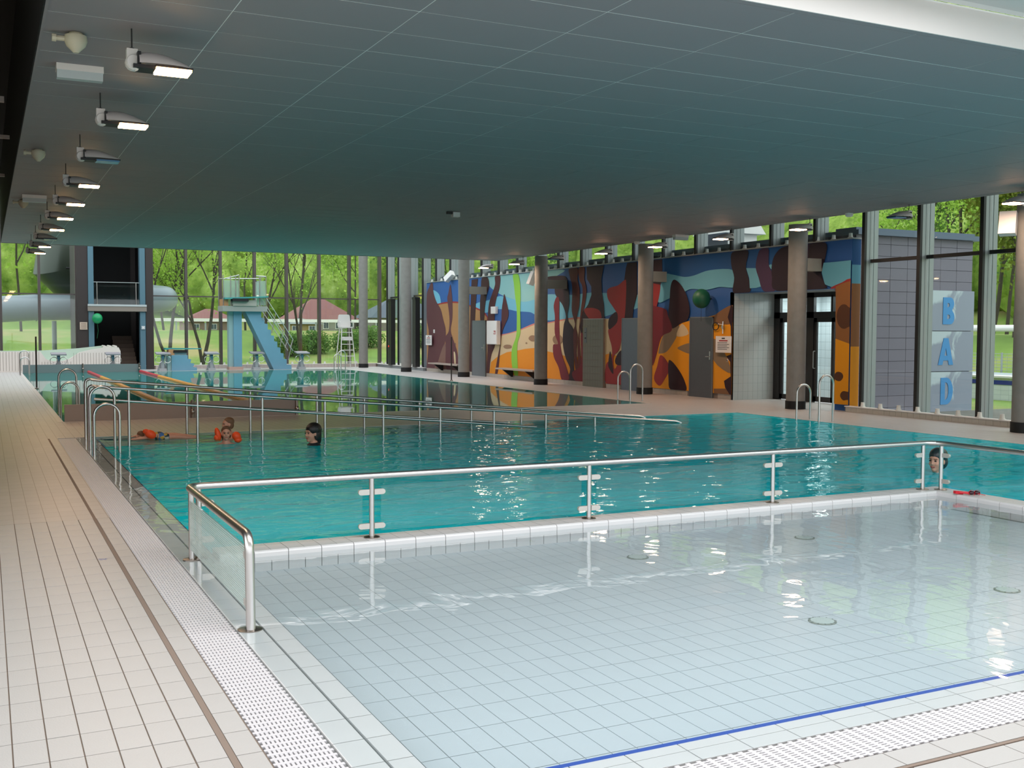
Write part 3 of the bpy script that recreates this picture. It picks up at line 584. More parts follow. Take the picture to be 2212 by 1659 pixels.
# higher dark roof over the left deck, the far end and the gap by the windows
rf = MB(); rf.box(-3.2, CX0+.0, CY0, 33, 5.6, 5.8); rf.box(CX1, 16.6, CY0, CY1, 6.3, 6.5)
rf.box(CX0-.03, CX0-.021, CY0, CY1, CZ-.01, 5.7); rf.box(CX0, CX1, CY1+.021, CY1+.04, CZ+.1, 6.4); rf.box(CX1+.03, CX1+.04, CY0, CY1, CZ+.1, 6.4); rf.box(-3.2, CX0, CY0-.01, CY0, 4.23, 5.7)
struct('ceiling_upper', rf, M['black'])
for y, z in ((15.5, 4.6), (16.43, 4.6), (18.42, 4.6), (23.0, 4.6), (30.7, 4.6)):
    t = thing('ceiling_crossbar', {15.5:'nearest and thickest grey crossbar in the dark ceiling gap at the left', 16.43:'short grey crossbar just behind the nearest one in the dark ceiling gap', 18.42:'third thin pale crossbar in the dark ceiling gap', 23.0:'fourth thin pale crossbar in the dark ceiling gap', 30.7:'farthest faint crossbar in the dark ceiling gap at the left'}[y], 'bar', (-2.9, y, z), 0, 'crossbars in the ceiling gap')
    MB().box(0, {15.5:3.18, 16.43:3.0}.get(y, 3.3), -.04, .04, 0, .07 if y < 17 else .05).build('bar', mat('grey bar', (235,228,220), .5), t)
    MB().box(0, .1, -.05, .05, 0, .5).build('hanger', M['black'], t)
# left wall, unseen near stretch cut low to let sky light in
lw = MB(); lw.box(-3.2, -3.0, 8, 46.6, 0, 5.7); lw.box(-3.2, -3.0, -4, 8, 0, .3); struct('wall_left', lw, mat('dark red-brown wall', (90,70,62), .8))
# ================================================================== columns
cols = [(15.42,11.95,'grey concrete column at the right edge of the view, black foot'),
        (15.57,17.68,'speckled grey concrete column in front of the dark glazed doors'),
        (15.55,23.48,'grey concrete column beside the grey steel locker door, in front of the red seaweed'),
        (15.30,28.85,'grey concrete column in front of the mural, right of the second bench'),
        (15.30,34.72,'grey concrete column in front of the mural, right of the first bench'),
        (15.05,39.85,'grey concrete column just left of the mural, by the windows'),
        (14.97,44.96,'pale grey concrete column at the far corner beside the white high chair')]
for i, (x, y, lab) in enumerate(cols):
    t = thing('concrete_column', lab, 'column', (x, y, 0), 0, 'round columns along the window side')
    MB().lathe([(.2,.17),(.2,CZ if i < 5 and y < 31 else 6.3)], n=28).build('shaft', M['concrete'], t, smooth=True)
    MB().lathe([(.215,0),(.215,.17),(.2,.175)], n=28).build('foot', M['rubber'], t, smooth=True)
    if 1 <= i <= 4:
        MB().box(.12, 16.15-x+.03, -.13, .13, 2.95, 3.22).build('beam_stub', mat('pale concrete stub', (150,146,136), .8), t)
    if i == 0:
        b = MB(); b.obox((-.32, .16, 3.44), .08, .13, .19, (0, .25, .5)); s = b.build('loudspeaker_x', M['white'], None)
        s.name = 'loudspeaker'; s.location = (x, y, 0); tag(s, 'white tilted loudspeaker high on the column at the right edge', 'speaker')
# ================================================================== floodlights
glow = mat('glowing lamp glass', (255,205,150), .4, emit=(255,196,128), estr=45)
glow2 = mat('warm lamp glass', (255,215,180), .4, emit=(255,190,150), estr=45)
glass_off = mat('unlit lamp glass', (96,142,182), .15)
lampbody = mat('lamp housing', (206,196,194), .45)
lampdark = mat('lamp black part', (26,26,28), .5)
def floodlight(x, y, z, dirx, lit, label, group, g=glow, hang=.25):
    """mount at x, shade reaching along dirx; glass opening below"""
    t = thing('floodlight', label, 'lamp', (x, y, z), 0 if dirx > 0 else PI, group)
    b = MB(); n = 12
    prof = []
    L = .40
    rings = 9
    vs = []; fs = []
    for i in range(rings+1):
        u = i/rings; xx = .06 + u*L; h = .115*math.sin(PI*(.30+.68*u))**.8*(1-.25*u); wd = .15*(.55+.45*math.sin(PI*min(1, .25+.6*u)))*(1 if u < .8 else 1-.9*(u-.8))
        for k in range(n+1):
            a = PI*k/n; vs.append((xx, wd*math.cos(a), h*math.sin(a)))
    for i in range(rings):
        for k in range(n): fs.append((i*(n+1)+k, i*(n+1)+k+1, (i+1)*(n+1)+k+1, (i+1)*(n+1)+k))
    b.add(vs, fs); b.build('housing', lampbody, t, smooth=True)
    g_ = MB(); g_.box(.19, .445, -.105, .105, -.03, -.012); g_.box(.18, .455, -.115, .115, -.013, .0, 1)
    g_.build('lamp_glass', [g if lit else glass_off, lampdark], t)
    d = MB(); d.box(.02, .18, -.09, .09, -.028, -.002); d.box(.05, .075, -.1, .1, 0, .09); d.build('dark_gear_cover', lampdark, t)
    e = MB(); e.lathe([(.05,-.055),(.06,-.03),(.06,.03),(.05,.055)], (.03,0,.02), 14, axis='y'); e.box(-.02,.06,-.035,.035,.0,.12); e.build('bracket', M['white'], t)
    r = MB(); r.tube([(.02,0,.1),(.02,0,.1+hang)], .006, 6); r.lathe([(.02,.09),(.02,.13)], (.02,0,0), 8); r.lathe([(.025,hang+.085),(.02,hang+.1)], (.02,0,0), 10); r.build('hanging_rod', M['alu_dark'], t)
    if lit:
        l = bpy.data.lights.new('lamp_light', 'AREA'); l.shape = 'RECTANGLE'; l.size = .24; l.size_y = .2; l.energy = 17 if g is glow else 24; l.color = (1, .76, .58)
        lo = bpy.data.objects.new('lamp_light', l); COL.objects.link(lo); lo.parent = t; lo.location = (.32, 0, -.04)
    return t
for k in range(10):
    y = 8.62 + 2.45*k; lit = k not in (2, 7)
    lab = ['nearest and largest lit grey floodlight of the left row under the ceiling', 'second lit grey floodlight of the left row, beyond the white emergency light box', 'third floodlight of the left row, unlit with bluish glass', 'fourth floodlight of the left row, lit', 'fifth floodlight of the left row, lit with a dimmer pinkish glow', 'sixth floodlight of the left row, lit', 'seventh floodlight of the left row, lit, just before the dark one', 'eighth floodlight of the left row, unlit and nearly edge on', 'ninth floodlight of the left row, lit, low against the dark tower', 'farthest lit floodlight of the left row, lowest in the picture'][k]
    floodlight(1.02, y, 3.655, 1, lit, lab, 'floodlights along the left side of the ceiling')
for k in range(9):
    y = [11.57,13.96,16.51,19.0,21.55,24.06,26.67,29.17,31.4][k]; lit = k not in (1, 6)
    lab = ['lit floodlight at the right edge of the picture beside the loudspeaker', 'unlit grey floodlight hanging before the wooded hill, right of the glazed doors', 'lit floodlight hanging in front of the speckled column by the glazed doors', 'lit floodlight of the window row hanging left of the pale outdoor roof box', 'lit floodlight touching the column left of the lamp box', 'lit floodlight over the large red and blue part of the mural', 'unlit floodlight right of the column by the second bench', 'lit floodlight above the pale blue part of the mural with the green weed', 'farthest lit floodlight of the window row, above the left part of the mural'][k]
    floodlight(14.85, y, 3.70, -1, lit, lab, 'floodlights along the window side of the ceiling', glow2, .2)
# other ceiling fittings
for x, y, lab in ((.62,8.95,'nearest cream cone-shaped detector on the ceiling at the upper left'), (.6,14.9,'second cream detector on the left ceiling edge, beside the unlit floodlight'), (.6,20.75,'third small cream detector beside the farther emergency light box')):
    t = thing('smoke_detector', lab, 'detector', (x, y, CZ), 0, 'detectors on the left ceiling edge')
    cream = mat('cream plastic', (206,196,172), .5)
    MB().lathe([(.02,-.15),(.07,-.10),(.085,-.06),(.08,-.02),(.055,-.015),(.05,0)], (.05,0,0), 18).build('dome', cream, t, smooth=True)
    b = MB(); b.tube([(-.12,0,-.05),(.0,0,-.05)], .02, 8); b.lathe([(.03,-.12),(.03,-.09)], (0,0,-.05), 8, axis='x'); b.build('cable_gland', cream, t)
for x, y, lab in ((.78,10.05,'nearer white emergency light box on the ceiling between the first two left floodlights'), (.8,20.0,'farther white emergency light box on the ceiling at the left'), (14.78,20.85,'white emergency light box hanging at the window-side edge of the ceiling')):
    t = thing('emergency_light', lab, 'light', (x, y, CZ), 0, 'emergency light boxes on the ceiling')
    MB().box(-.19, .19, -.07, .07, -.055, 0).build('base', M['white'], t)
    MB().prism([(-.065,-.055),(.065,-.055),(.045,-.12),(-.045,-.12)], .37, lambda u, v, k: (k-.185, u, v)).build('cover', mat('milky cover', (186,194,196), .35), t)
for x, y, lab, s in ((8.1,18.9,'small white sensor box alone in the middle of the grey ceiling', 1), (14.9,15.5,'small round sensor on the ceiling edge above the mural end', .7), (14.9,22.9,'small round sensor on the ceiling edge left of the lamp box', .7)):
    t = thing('ceiling_sensor', lab, 'sensor', (x, y, CZ), 0, None)
    if s == 1:
        MB().box(-.02, .12, -.06, .06, -.10, -.01).build('case', M['white'], t); MB().box(-.13, -.02, -.03, .03, -.05, 0).build('bracket', M['alu_dark'], t)
    else:
        MB().lathe([(.05,-.07),(.075,-.05),(.075,0)], n=14).build('case', M['white'], t, smooth=True)

# ================================================================== mural block on the right
WXM = 16.15
mb_ = MB()
# wall face pieces round the alcove (y 17.1-20.56, z 0-2.57)
mb_.box(WXM, WXM+.22, 16.69, 17.12, 0, 3.58); mb_.box(WXM, WXM+.22, 20.56, 40.4, 0, 3.58); mb_.box(WXM, WXM+.22, 17.12, 20.56, 2.57, 3.58)
wr = struct('wall_right', mb_, mat('mural ground blue', (44,92,156), .6))
PAL = dict(aqua=(142,190,190), light=(116,182,206), light2=(104,170,190), deep=(24,84,140), sand=(212,188,150), pink=(206,130,120), ochre=(176,128,84), ochre2=(150,98,56),
           orange=(226,142,36), orange2=(238,156,30), plum=(98,58,62), plum2=(84,46,48), maroon=(64,32,32), maroon2=(100,44,40), dark=(52,28,36), dark2=(36,22,36), wine=(118,36,46),
           red=(154,52,52), brown=(128,94,84), brown2=(134,96,66), brown3=(92,58,40), stone=(150,118,92), tan=(142,118,92), green=(140,196,70), purple=(66,44,72))
names = sorted(PAL); pm_ = [mat('mural '+k, PAL[k], .6, spec=.3) for k in names]
mu = MB()
def area2(p): return sum(p[i][0]*p[(i+1) % len(p)][1]-p[(i+1) % len(p)][0]*p[i][1] for i in range(len(p)))
from mathutils.geometry import tessellate_polygon
for i, (colr, sm, pts) in enumerate(MURAL):
    P = catmull(pts, 4) if sm else pts
    P = [(16.685 if a < 16.74 else min(a, 40.39), min(max(b, .13), 3.575)) for a, b in P]
    x = WXM - .002 - .0006*i
    tr = tessellate_polygon([[Vector((a, b, 0)) for a, b in P]])
    mu.add([(x, a, b) for a, b in P], [tuple(t) for t in tr], names.index(colr))
mo = mu.build('mural_painting', pm_, wr, fix=False)
me = mo.data
# cut the painting where the alcove opens
bm = bmesh.new(); bm.from_mesh(me)
for co, no in (((0,17.12,0),(0,1,0)), ((0,20.56,0),(0,1,0)), ((0,0,2.57),(0,0,1))):
    bmesh.ops.bisect_plane(bm, geom=bm.verts[:]+bm.edges[:]+bm.faces[:], plane_co=co, plane_no=no)
kill = [f for f in bm.faces if 17.12 < f.calc_center_median().y < 20.56 and f.calc_center_median().z < 2.57]
bmesh.ops.delete(bm, geom=kill, context='FACES'); bm.to_mesh(me); bm.free()
# painted end face
en = MB()
for z0, z1, c in ((.0,.96,'orange2'),(.96,2.2,'ochre2'),(2.2,2.62,'light2') ,(2.62,3.58,'deep')):
    pass
for z0, z1, c in ((0,1.35,'orange2'),(1.35,2.66,'ochre2'),(2.66,3.05,'light2'),(3.05,3.58,'deep')): en.box(WXM-.001, WXM+.23, 16.678, 16.69, z0, z1, names.index(c))
en.build('mural_end_face', pm_, wr)
top = MB(); top.box(WXM-.03, WXM+.3, 16.66, 40.42, 3.58, 3.61); top.build('ledge', M['alu'], wr)
# tiled plinth below the mural
plm = MB().box(-.008, 0, -.122, .122, 0, .125).mesh('plinth_tile', mat('plinth tile', (176,164,152), .4))
gb = MB(); gb.box(WXM-.006, WXM+.01, 20.6, 40.4, 0, .128); gb.build('plinth_bed', M['grout_deck'], wr)
pj = MB()
doors_y = ((21.31,22.26),(24.3,25.5),(26.45,27.65),(34.6,35.8))
for k in range(79):
    y = 20.75 + .25*k
    if any(a-.1 < y < b+.1 for a, b in doors_y) : continue
    inst('plinth_tile', plm, (WXM-.006, y, 0), wr)
# alcove: tiled side wall, back wall with glazed doors, tiled room behind
al = MB(); al.box(WXM+.0, 17.46, 20.56, 20.7, 0, 2.6); al.box(WXM+.22, 17.46, 16.98, 17.12, 0, 2.6); al.box(WXM+.02, 17.46, 17.1, 20.6, 2.571, 2.66)
al.box(WXM+.02, 17.46, 20.6, 20.62, 0, 2.6)
aw = struct('wall_alcove', al, M['grout_pool'])
wt = mat('white wall tile', (176,180,176), .35)
tm = MB().box(-.0725, .0725, -.004, 0, -.098, .098).mesh('wall_tile', wt)
for i in range(9):
    for j in range(13):
        inst('wall_tile', tm, (WXM+.07+.15*i+.01, 20.5595, .10+.2*j-.0), aw)
# room behind the doors
rb = MB(); rb.box(18.9, 19.0, 17.04, 20.75, 0, 2.7); rb.box(17.5, 19.0, 17.04, 17.12, 0, 2.7); rb.box(17.5, 19.0, 20.62, 20.75, 0, 2.7); rb.box(17.48, 19.0, 17.04, 20.75, 2.68, 2.75)
struct('wall_lobby', rb, tile_mat('lobby tile', (206,214,216), (130,140,142), .15, .2, 'yz', (0,0), .35, .006))
area_light('lobby_lamp', (18.3, 18.9, 2.6), .8, 2.2, 90, (.9,.96,1))
dk = mat('dark door frame', (40,38,38), .4)
def frame_bar(b, y0, y1, z0, z1, x0=17.38, x1=17.46, mi=0): b.box(x0, x1, y0, y1, z0, z1, mi)
df = MB()
for y0, y1 in ((20.34,20.56),(19.16,19.40),(17.1,17.3)): frame_bar(df, y0, y1, 0, 2.57)
frame_bar(df, 17.1, 20.56, 2.46, 2.57); frame_bar(df, 17.1, 20.56, 1.98, 2.12); frame_bar(df, 18.53, 18.6, 2.12, 2.5)
dr = struct('door_1', df, dk)
for nm, y0, y1, lab in (('door_leaf', 19.40, 20.34, None), ('door_leaf', 18.5, 19.16, None)):
    b = MB(); b.box(17.40,17.45,y0,y0+.09,.02,1.98); b.box(17.40,17.45,y1-.09,y1,.02,1.98); b.box(17.40,17.45,y0,y1,1.88,1.98); b.box(17.40,17.45,y0,y1,.02,.14)
    lf = b.build(nm, dk, dr)
    MB().box(17.42, 17.43, y0+.09, y1-.09, .14, 1.88).build('pane', M['glass'], lf)
    yh = y1-.05 if y1 < 19.3 else y0+.05
    MB().tube(round_path([(17.40,yh,.8),(17.34,yh,.8),(17.34,yh,1.2),(17.40,yh,1.2)], .03), .012, 8).build('handle', M['alu'], lf)
for y0, y1 in ((19.40,20.34),(18.6,19.16),(17.3,18.53)): MB().box(17.42, 17.43, y0, y1, 2.12, 2.46).build('transom_pane', M['glass'], dr)
MB().box(17.42, 17.43, 17.3, 18.5, .05, 1.98).build('side_pane', M['glass'], dr)
# flush doors in the mural wall
def steel_door(y0, y1, rgb, label, h=1.99, handle=True):
    t = thing('flush_door', label, 'door', (WXM-.05, (y0+y1)/2, 0), 0, None)
    W = (y1-y0)/2
    b = MB(); b.box(0,.05,-W,W,0,h); b.build('door_leaf', mat(label[:14], rgb, .4, .3, noise=.06, nscale=9), t)
    f = MB(); f.box(-.006,.06,-W-.03,-W,0,h+.03); f.box(-.006,.06,W,W+.03,0,h+.03); f.box(-.006,.06,-W-.03,W+.03,h,h+.03); f.build('frame', mat('door frame grey', (120,122,126), .4, .5), t)
    if handle:
        q = MB(); q.box(-.012,0,-W+.06,-W+.1,.95,1.16); q.tube([(-.01,-W+.08,1.03),(-.05,-W+.08,1.03),(-.05,-W+.2,1.03)], .01, 8); q.build('handle', M['steel'], t)
    return t
steel_door(21.33, 22.24, (88,90,94), 'dark grey steel door in the orange part of the mural, with a lever handle')
steel_door(24.35, 25.47, (104,112,124), 'blue-grey steel door half hidden by the column beside the red seaweed')
steel_door(34.64, 35.75, (112,114,118), 'grey steel door near the left end of the mural, beside the white cabinet')
t = thing('tiled_service_door', 'dark tile-clad door panel in the middle of the mural, between red seaweeds', 'door', (WXM-.06, 27.05, 0))
MB().box(0, .06, -.59, .59, 0, 2.0).build('core', M['grout_deck'], t)
tdm = MB().box(-.008, 0, -.0715, .0715, -.0965, .0965).mesh('tile', mat('olive grey tile', (112,112,100), .5))
for i in range(8):
    for j in range(10): inst('tile', tdm, (0, -.5145+.147*i, .1+.2*j), t)
MB().box(-.012, .06, -.6, .6, 2.0, 2.02).build('top_strip', M['alu'], t)
b = MB(); b.box(-.014,-.009,.35,.5,1.3,1.75); b.build('notice', mat('grey notice', (96,104,108), .5), t); 
q = MB(); q.box(-.018,-.013,.40,.46,1.42,1.46); q.box(-.018,-.013,.39,.47,1.6,1.615); q.build('print', M['black'], t)
# white cabinet with hose pictogram
t = thing('hose_cabinet', 'white wall cabinet with a small red hose pictogram, on the mural beside the green weed', 'cabinet', (WXM-.17, 33.82, 1.17))
MB().box(0, .13, -.42, .42, 0, .83).build('body', M['white'], t); MB().box(-.015, 0, -.40, .40, .02, .81).build('door', M['white'], t)
p = MB(); p.box(-.019,-.0155,-.34,-.18,.36,.48); p.build('pictogram', mat('sign red', (170,30,34), .5), t)
p = MB(); p.ell((-.02,-.225,.42), .002, .028, .04, 10, 6); p.box(-.022,-.0195,-.32,-.30,.38,.46); p.box(-.022,-.0195,-.295,-.275,.37,.42); p.build('pictogram_hose', M['white'], t)
t = thing('wall_box', 'small white box on the mural above the hose cabinet', 'box', (WXM-.1, 33.87, 2.25)); MB().box(0,.09,-.2,.2,0,.25).build('case', M['white'], t); MB().box(-.006,0,-.18,.18,.02,.23).build('lid', M['white'], t)
for yy, zz, lab in ((39.55,1.62,'tiny white switch on the plum coloured mural above the left notice'), (34.45,1.68,'tiny white switch between the grey steel door and the hose cabinet')):
    t = thing('wall_switch', lab, 'switch', (WXM-.03, yy, zz)); MB().box(0,.03,-.06,.06,-.07,.07).build('plate', M['white'], t); MB().box(-.008,0,-.03,.03,-.04,.04).build('rocker', M['white'], t)
t = thing('alarm_button', 'small oval white button plate beside the tiled wall corner', 'button', (WXM-.03, 20.75, .95)); MB().ell((.015,0,0),.02,.05,.06).build('plate', M['white'], t); MB().ell((-.004,0,.0),.008,.018,.02).build('push', M['alu_dark'], t)
# notices with print too small to read
def notice(y0, y1, z0, z1, label, head=(170,40,40)):
    t = thing('notice_board', label, 'sign', (WXM-.10, (y0+y1)/2, (z0+z1)/2)); W = (y1-y0)/2; H = (z1-z0)/2
    MB().box(0,.012,-W,W,-H,H).build('board', M['white'], t)
    h = MB(); h.box(-.003,-.0005,-W*.55,W*.55,H*.38,H*.52); h.build('headline', mat('print red', head, .6), t)
    p = MB(); p.box(-.003,-.0005,-W*.2,W*.2,H*.66,H*.8)
    for k in range(5): p.box(-.003,-.0005,-W*(.75 if k % 2 else .5),W*.75,H*(.18-.2*k),H*(.24-.2*k))
    p.build('small_print', mat('print black', (40,40,46), .6), t); return t
notice(20.52, 21.12, 1.14, 1.54, 'white notice with a red headline beside the tiled alcove, on the orange mural')
notice(39.62, 40.26, 1.06, 1.46, 'white notice with a red headline at the far left end of the mural')
# bracelet-like hose hooks above the right notice
t = thing('life_hook', 'dark looped rope and shower fitting hanging above the notice beside the dark steel door', 'hook', (WXM-.06, 21.0, 1.7))
b = MB(); b.tube([(0,.18+.12*math.cos(a),.08+.09*math.sin(a)) for a in [2*PI*k/16 for k in range(17)]], .012, 6); b.build('rope_loop', M['rubber'], t)
b = MB(); b.tube([(0,-.1,.2),(0,-.1,-.1)], .012, 6); b.tube([(0,-.1,.12),(0,.12,.14)], .01, 6); b.box(-.02,.04,-.13,-.07,.02,.1); b.build('fitting', M['steel'], t)
# round dark green lamp/ball over the door
t = thing('green_ball', 'dark green round ball hanging on the blue mural above the dark steel door', 'ball', (15.85, 21.45, 2.46))
MB().ell((0,0,0), .22, .22, .24, 18, 12).build('ball', mat('dark green rubber', (14,84,56), .5), t, smooth=True)
b = MB(); b.tube([(0,0,-.23),(.0,0,-.55)], .004, 5); b.build('string', M['rubber'], t)
MB().tube([(.05,0,0),(.3,0,.0)], .02, 6).build('hook', M['alu_dark'], t)
# wall benches
for y0, y1, lab in ((36.3,39.2,'narrow grey wall bench at the left end of the mural'), (30.2,33.0,'narrow grey wall bench under the green weed of the mural')):
    t = thing('wall_bench', lab, 'bench', (15.72, (y0+y1)/2, 0), 0, 'wall benches below the mural'); W = (y1-y0)/2
    MB().box(0,.4,-W,W,.33,.38).build('seat', mat('grey bench board', (168,152,140), .5), t)
    for s in (-.6, .6):
        b = MB(); b.prism([(.02,.33),(.42,.33),(.42,.08),(.36,.08)], .06, lambda u, v, k: (u, s*W+k, v)); b.build('bracket', M['alu_dark'], t)
# small loudspeakers
for loc, rot, lab in (((15.95,30.7,3.35),(.1,.35,.0),'white tilted loudspeaker hanging in front of the pale top of the mural'), ((16.0,37.7,3.72),(.9,.2,.3),'white tilted loudspeaker on the ledge at the left end of the mural')):
    t = thing('loudspeaker', lab, 'speaker', loc, 0, None); b = MB(); b.obox((0,0,0), .09, .11, .22, rot); b.build('case', M['white'], t)
    b = MB(); b.tube([(.02,0,.0),(.22,0,.1)], .015, 6); b.build('bracket', M['alu_dark'], t)

# ================================================================== glazing
FH = 6.3
def mullion(parent, x, y, dx, dy, z0, z1):
    """deep grey fin; the room-side nose is coloured dark for its backlit shade"""
    b = MB()
    if dx > dy: b.box(.05, dx, -.035, .035, z0, z1, 0); b.box(0, .06, -.04, .04, z0, z1, 1); b.box(.15, .19, -.04, -.034, z0, z1, 0); b.box(.26, .29, -.042, -.034, z0, z1, 0)
    else: b.box(-.035, .035, .05, dy, z0, z1, 0); b.box(-.04, .04, 0, .06, z0, z1, 1)
    return b.build('mullion', [M['alu'], M['alu_dark']], parent, loc=(x, y, 0))
XG = 16.12
wn = MB(); wn.box(XG, XG+.42, -4, 16.66, 0, .075, 0); wn.box(XG, XG+.42, 40.42, 46.3, 0, .09, 0); wn.box(XG-.02, XG+.5, -4, 46.3, 6.25, 6.35, 0)
win1 = struct('window_1', wn, M['alu'])
yb = 16.36
muls = [yb + 1.44*k for k in range(-14, 21)]
for y in muls: mullion(win1, XG, y, .38, .07, (3.6 if 16.6 < y < 40.5 else .07), FH)
tz = MB()
ys = [m for m in muls]
for a, b_ in zip(ys[:-1], ys[1:]):
    lo = 3.62 if a > 16.3 and b_ < 41 else .09
    if b_ > 46.3: continue
    MB().box(XG+.2, XG+.215, a+.045, b_-.045, lo, FH).build('pane', M['glass'], win1)
    if lo < 1: MB().box(XG+.17, XG+.245, a+.04, b_-.04, 3.07, 3.14).build('transom', M['alu_dark'], win1)
# curbs
cm = mat('pale curb tile', (190,184,172), .35)
ctm = MB().box(-.012, 0, -.0725, .0725, 0, .095).mesh('curb_tile', cm)
cu = MB(); cu.box(XG-.12, XG+.02, 2, 16.66, 0, .10, 0); cu.box(XG-.12, XG+.02, 40.42, 46.2, 0, .12, 0)
cur = struct('baseboard_right', cu, M['grout_pool'])
for k in range(34): inst('curb_tile', ctm, (XG-.12, 16.55-.15*k, .001), cur)
MB().box(XG-.14, XG+.03, 2, 16.66, .10, .118).build('cap', M['white'], cur); MB().box(XG-.14, XG+.03, 40.42, 46.2, .12, .135).build('cap', M['white'], cur)
FY = 46.2
fb = MB(); fb.box(-3, 16.5, FY-.14, FY+.02, 0, .14)
cur2 = struct('baseboard_far', fb, M['grout_deck'])
ctm2 = MB().box(-.0725, .0725, -.012, 0, 0, .135).mesh('curb_tile', mat('rosy curb tile', (196,182,174), .4))
for k in range(64): inst('curb_tile', ctm2, (6.4+.15*k, FY-.14, .001), cur2)
MB().box(-3, 16.2, FY-.16, FY+.03, .14, .155).build('cap', M['white'], cur2)
w2 = MB(); w2.box(-3, 3.7, FY-.02, FY+.3, 6.2, 6.3); w2.box(6.2, 16.5, FY-.02, FY+.3, 6.2, 6.3)
win2 = struct('window_2', w2, M['alu'])
fx = [-2.2, -.8, .57, 1.96, 3.33, 7.62, 9.05, 10.5, 11.9, 13.37, 14.76, 16.2]
M['mul_brown'] = mat('dark brown-grey profile', (86,76,74), .5, .2)
for x in fx:
    b = MB(); b.box(-.05, .05, 0, .28, .14, FH); b.build('mullion', M['mul_brown'], win2, loc=(x, FY, 0))
pan = [(-3,-2.2),(-2.2,-.8),(-.8,.57),(.57,1.96),(1.96,3.33),(6.2,7.62),(7.62,9.05),(9.05,10.5),(10.5,11.9),(11.9,13.37),(13.37,14.76),(14.76,16.2)]
for a, b_ in pan:
    MB().box(a+.05, b_-.05, FY+.1, FY+.115, .15, FH).build('pane', M['glass'], win2)
    MB().box(a+.05, b_-.05, FY+.06, FY+.15, 3.02, 3.07).build('transom', M['mul_brown'], win2)
# cup-shaped air nozzles
cone = MB().lathe([(.062,0),(.062,.014),(.045,.016),(.036,.09),(.04,.098),(.036,.10),(.03,.08)], n=12).mesh('air_nozzle', mat('white plastic cup', (226,224,216), .5))
NUM = 'first second third fourth fifth sixth seventh eighth ninth tenth eleventh twelfth thirteenth fourteenth fifteenth sixteenth seventeenth eighteenth nineteenth twentieth'.split() + ['twenty-'+q for q in 'first second third fourth fifth sixth seventh eighth ninth'.split()] + ['thirtieth'] + ['thirty-'+q for q in 'first second third fourth fifth sixth seventh eighth ninth'.split()] + ['fortieth'] + ['forty-'+q for q in 'first second third fourth fifth sixth seventh eighth ninth'.split()]
def nozzle(x, y, z, label, group):
    o = inst('air_nozzle', cone, (x, y, z)); tag(o, label, 'nozzle', group)
for k in range(48):
    y = 16.8 + .492*k
    if y < 40.3: nozzle(16.2, y, 3.61, NUM[k]+' white cup-shaped air nozzle from the right end of the mural ledge', 'air nozzles above the mural')
for k in range(9): nozzle(16.04, 12.4+.475*k, .118, NUM[k]+' white cup-shaped air nozzle from the right column along the tiled curb', 'air nozzles on the right curb')
for k in range(11): nozzle(16.04, 40.75+.48*k, .135, NUM[k]+' white cup-shaped air nozzle from the mural towards the far corner', 'air nozzles on the corner curb')
for k in range(19):
    nozzle(6.7+.49*k, FY-.07, .155, NUM[k]+' white cup-shaped air nozzle from the left on the far window curb', 'air nozzles on the far curb')
t = thing('exit_sign', 'small lit yellow exit sign on the windows left of the mural', 'sign', (15.95, 42.45, 3.0)); MB().box(-.05,.05,-.2,.2,0,.24).build('case', mat('lit yellow', (240,220,130), .5, emit=(250,225,120), estr=1.6), t); MB().box(-.06,-.045,-.13,.0,.06,.18).build('symbol', M['alu_dark'], t)
MB().tube([(0,0,.24),(.2,0,.3)], .012, 6).build('arm', M['alu_dark'], t)
# dark door posts in the far part of the right glazing
for y, lab in ((44.2,'dark door post with a small red light in the glazing left of the mural'), (41.25,'dark door post in the glazing right beside the mural')):
    t = thing('door_post', lab, 'post', (16.0, y, 0)); MB().box(-.08,.12,-.18,.18,0.13,3.0).build('post', M['alu_dark'], t)
    MB().box(-.1,.12,-.19,.19,2.93,3.02).build('cap', M['alu_dark'], t)
    if y > 42: MB().ell((-.09,.1,.95), .02,.04,.04).build('indicator', mat('small red lamp', (220,60,50), .5, emit=(230,60,50), estr=.6), t)
# ================================================================== glass barrier of the children's pool
bar = thing('glass_barrier', 'low stainless steel barrier with clear glass panels round the shallow pool', 'barrier', (1.28, 7.8, 0))
BX, BY = 1.28, 7.8; M['clamp'] = mat('matt steel clamp', (206,200,192), .5, .5)
hr = MB()
hr.tube(round_path([(0,-2.0,.0),(0,-2.0,.52),(0,0,.525),(7.36,0,.52),(7.45,-.06,.52),(7.45,-3.6,.52)], .09, 6)[0:1] + round_path([(0,-1.98,0),(0,-1.98,.52),(0,0,.525),(7.36,.0,.52),(7.44,-.1,.52),(7.44,-3.6,.52)], .1, 7)[1:], .0265, 16)
hr.build('handrail', M['steel'], bar, smooth=True)
def post(x, y, z0, h=.505, flange=True):
    b = MB(); b.tube([(x,y,z0),(x,y,h)], .021, 16); 
    o = b.build('post', M['steel'], bar, smooth=True)
    MB().lathe([(.062,0),(.062,.006),(.03,.012)], (x,y,z0), 20).build('base_plate', M['steel_dark'], o)
    return o
pxs = [2.66-BX, 4.61-BX, 6.61-BX, 8.56-BX]
MB().lathe([(.068,0),(.068,.006),(.03,.012)], (0,-1.98,-.004), 24).build('base_plate', M['steel_dark'], bar)
def clamp(b, x, y, z, dx, dy):
    # rounded flat clamp gripping a pane
    P = [(0,-.021),(.068,-.021)] + [(.068+.021*math.sin(a), -.021*math.cos(a)) for a in [PI*i/8 for i in range(1,8)]] + [(.068,.021),(0,.021)]
    if dx: b.prism(P, .024, lambda u, v, k: (x+dx*u, y-.012+k, z+v))
    else: b.prism(P, .024, lambda u, v, k: (x-.012+k, y+dy*u, z+v))
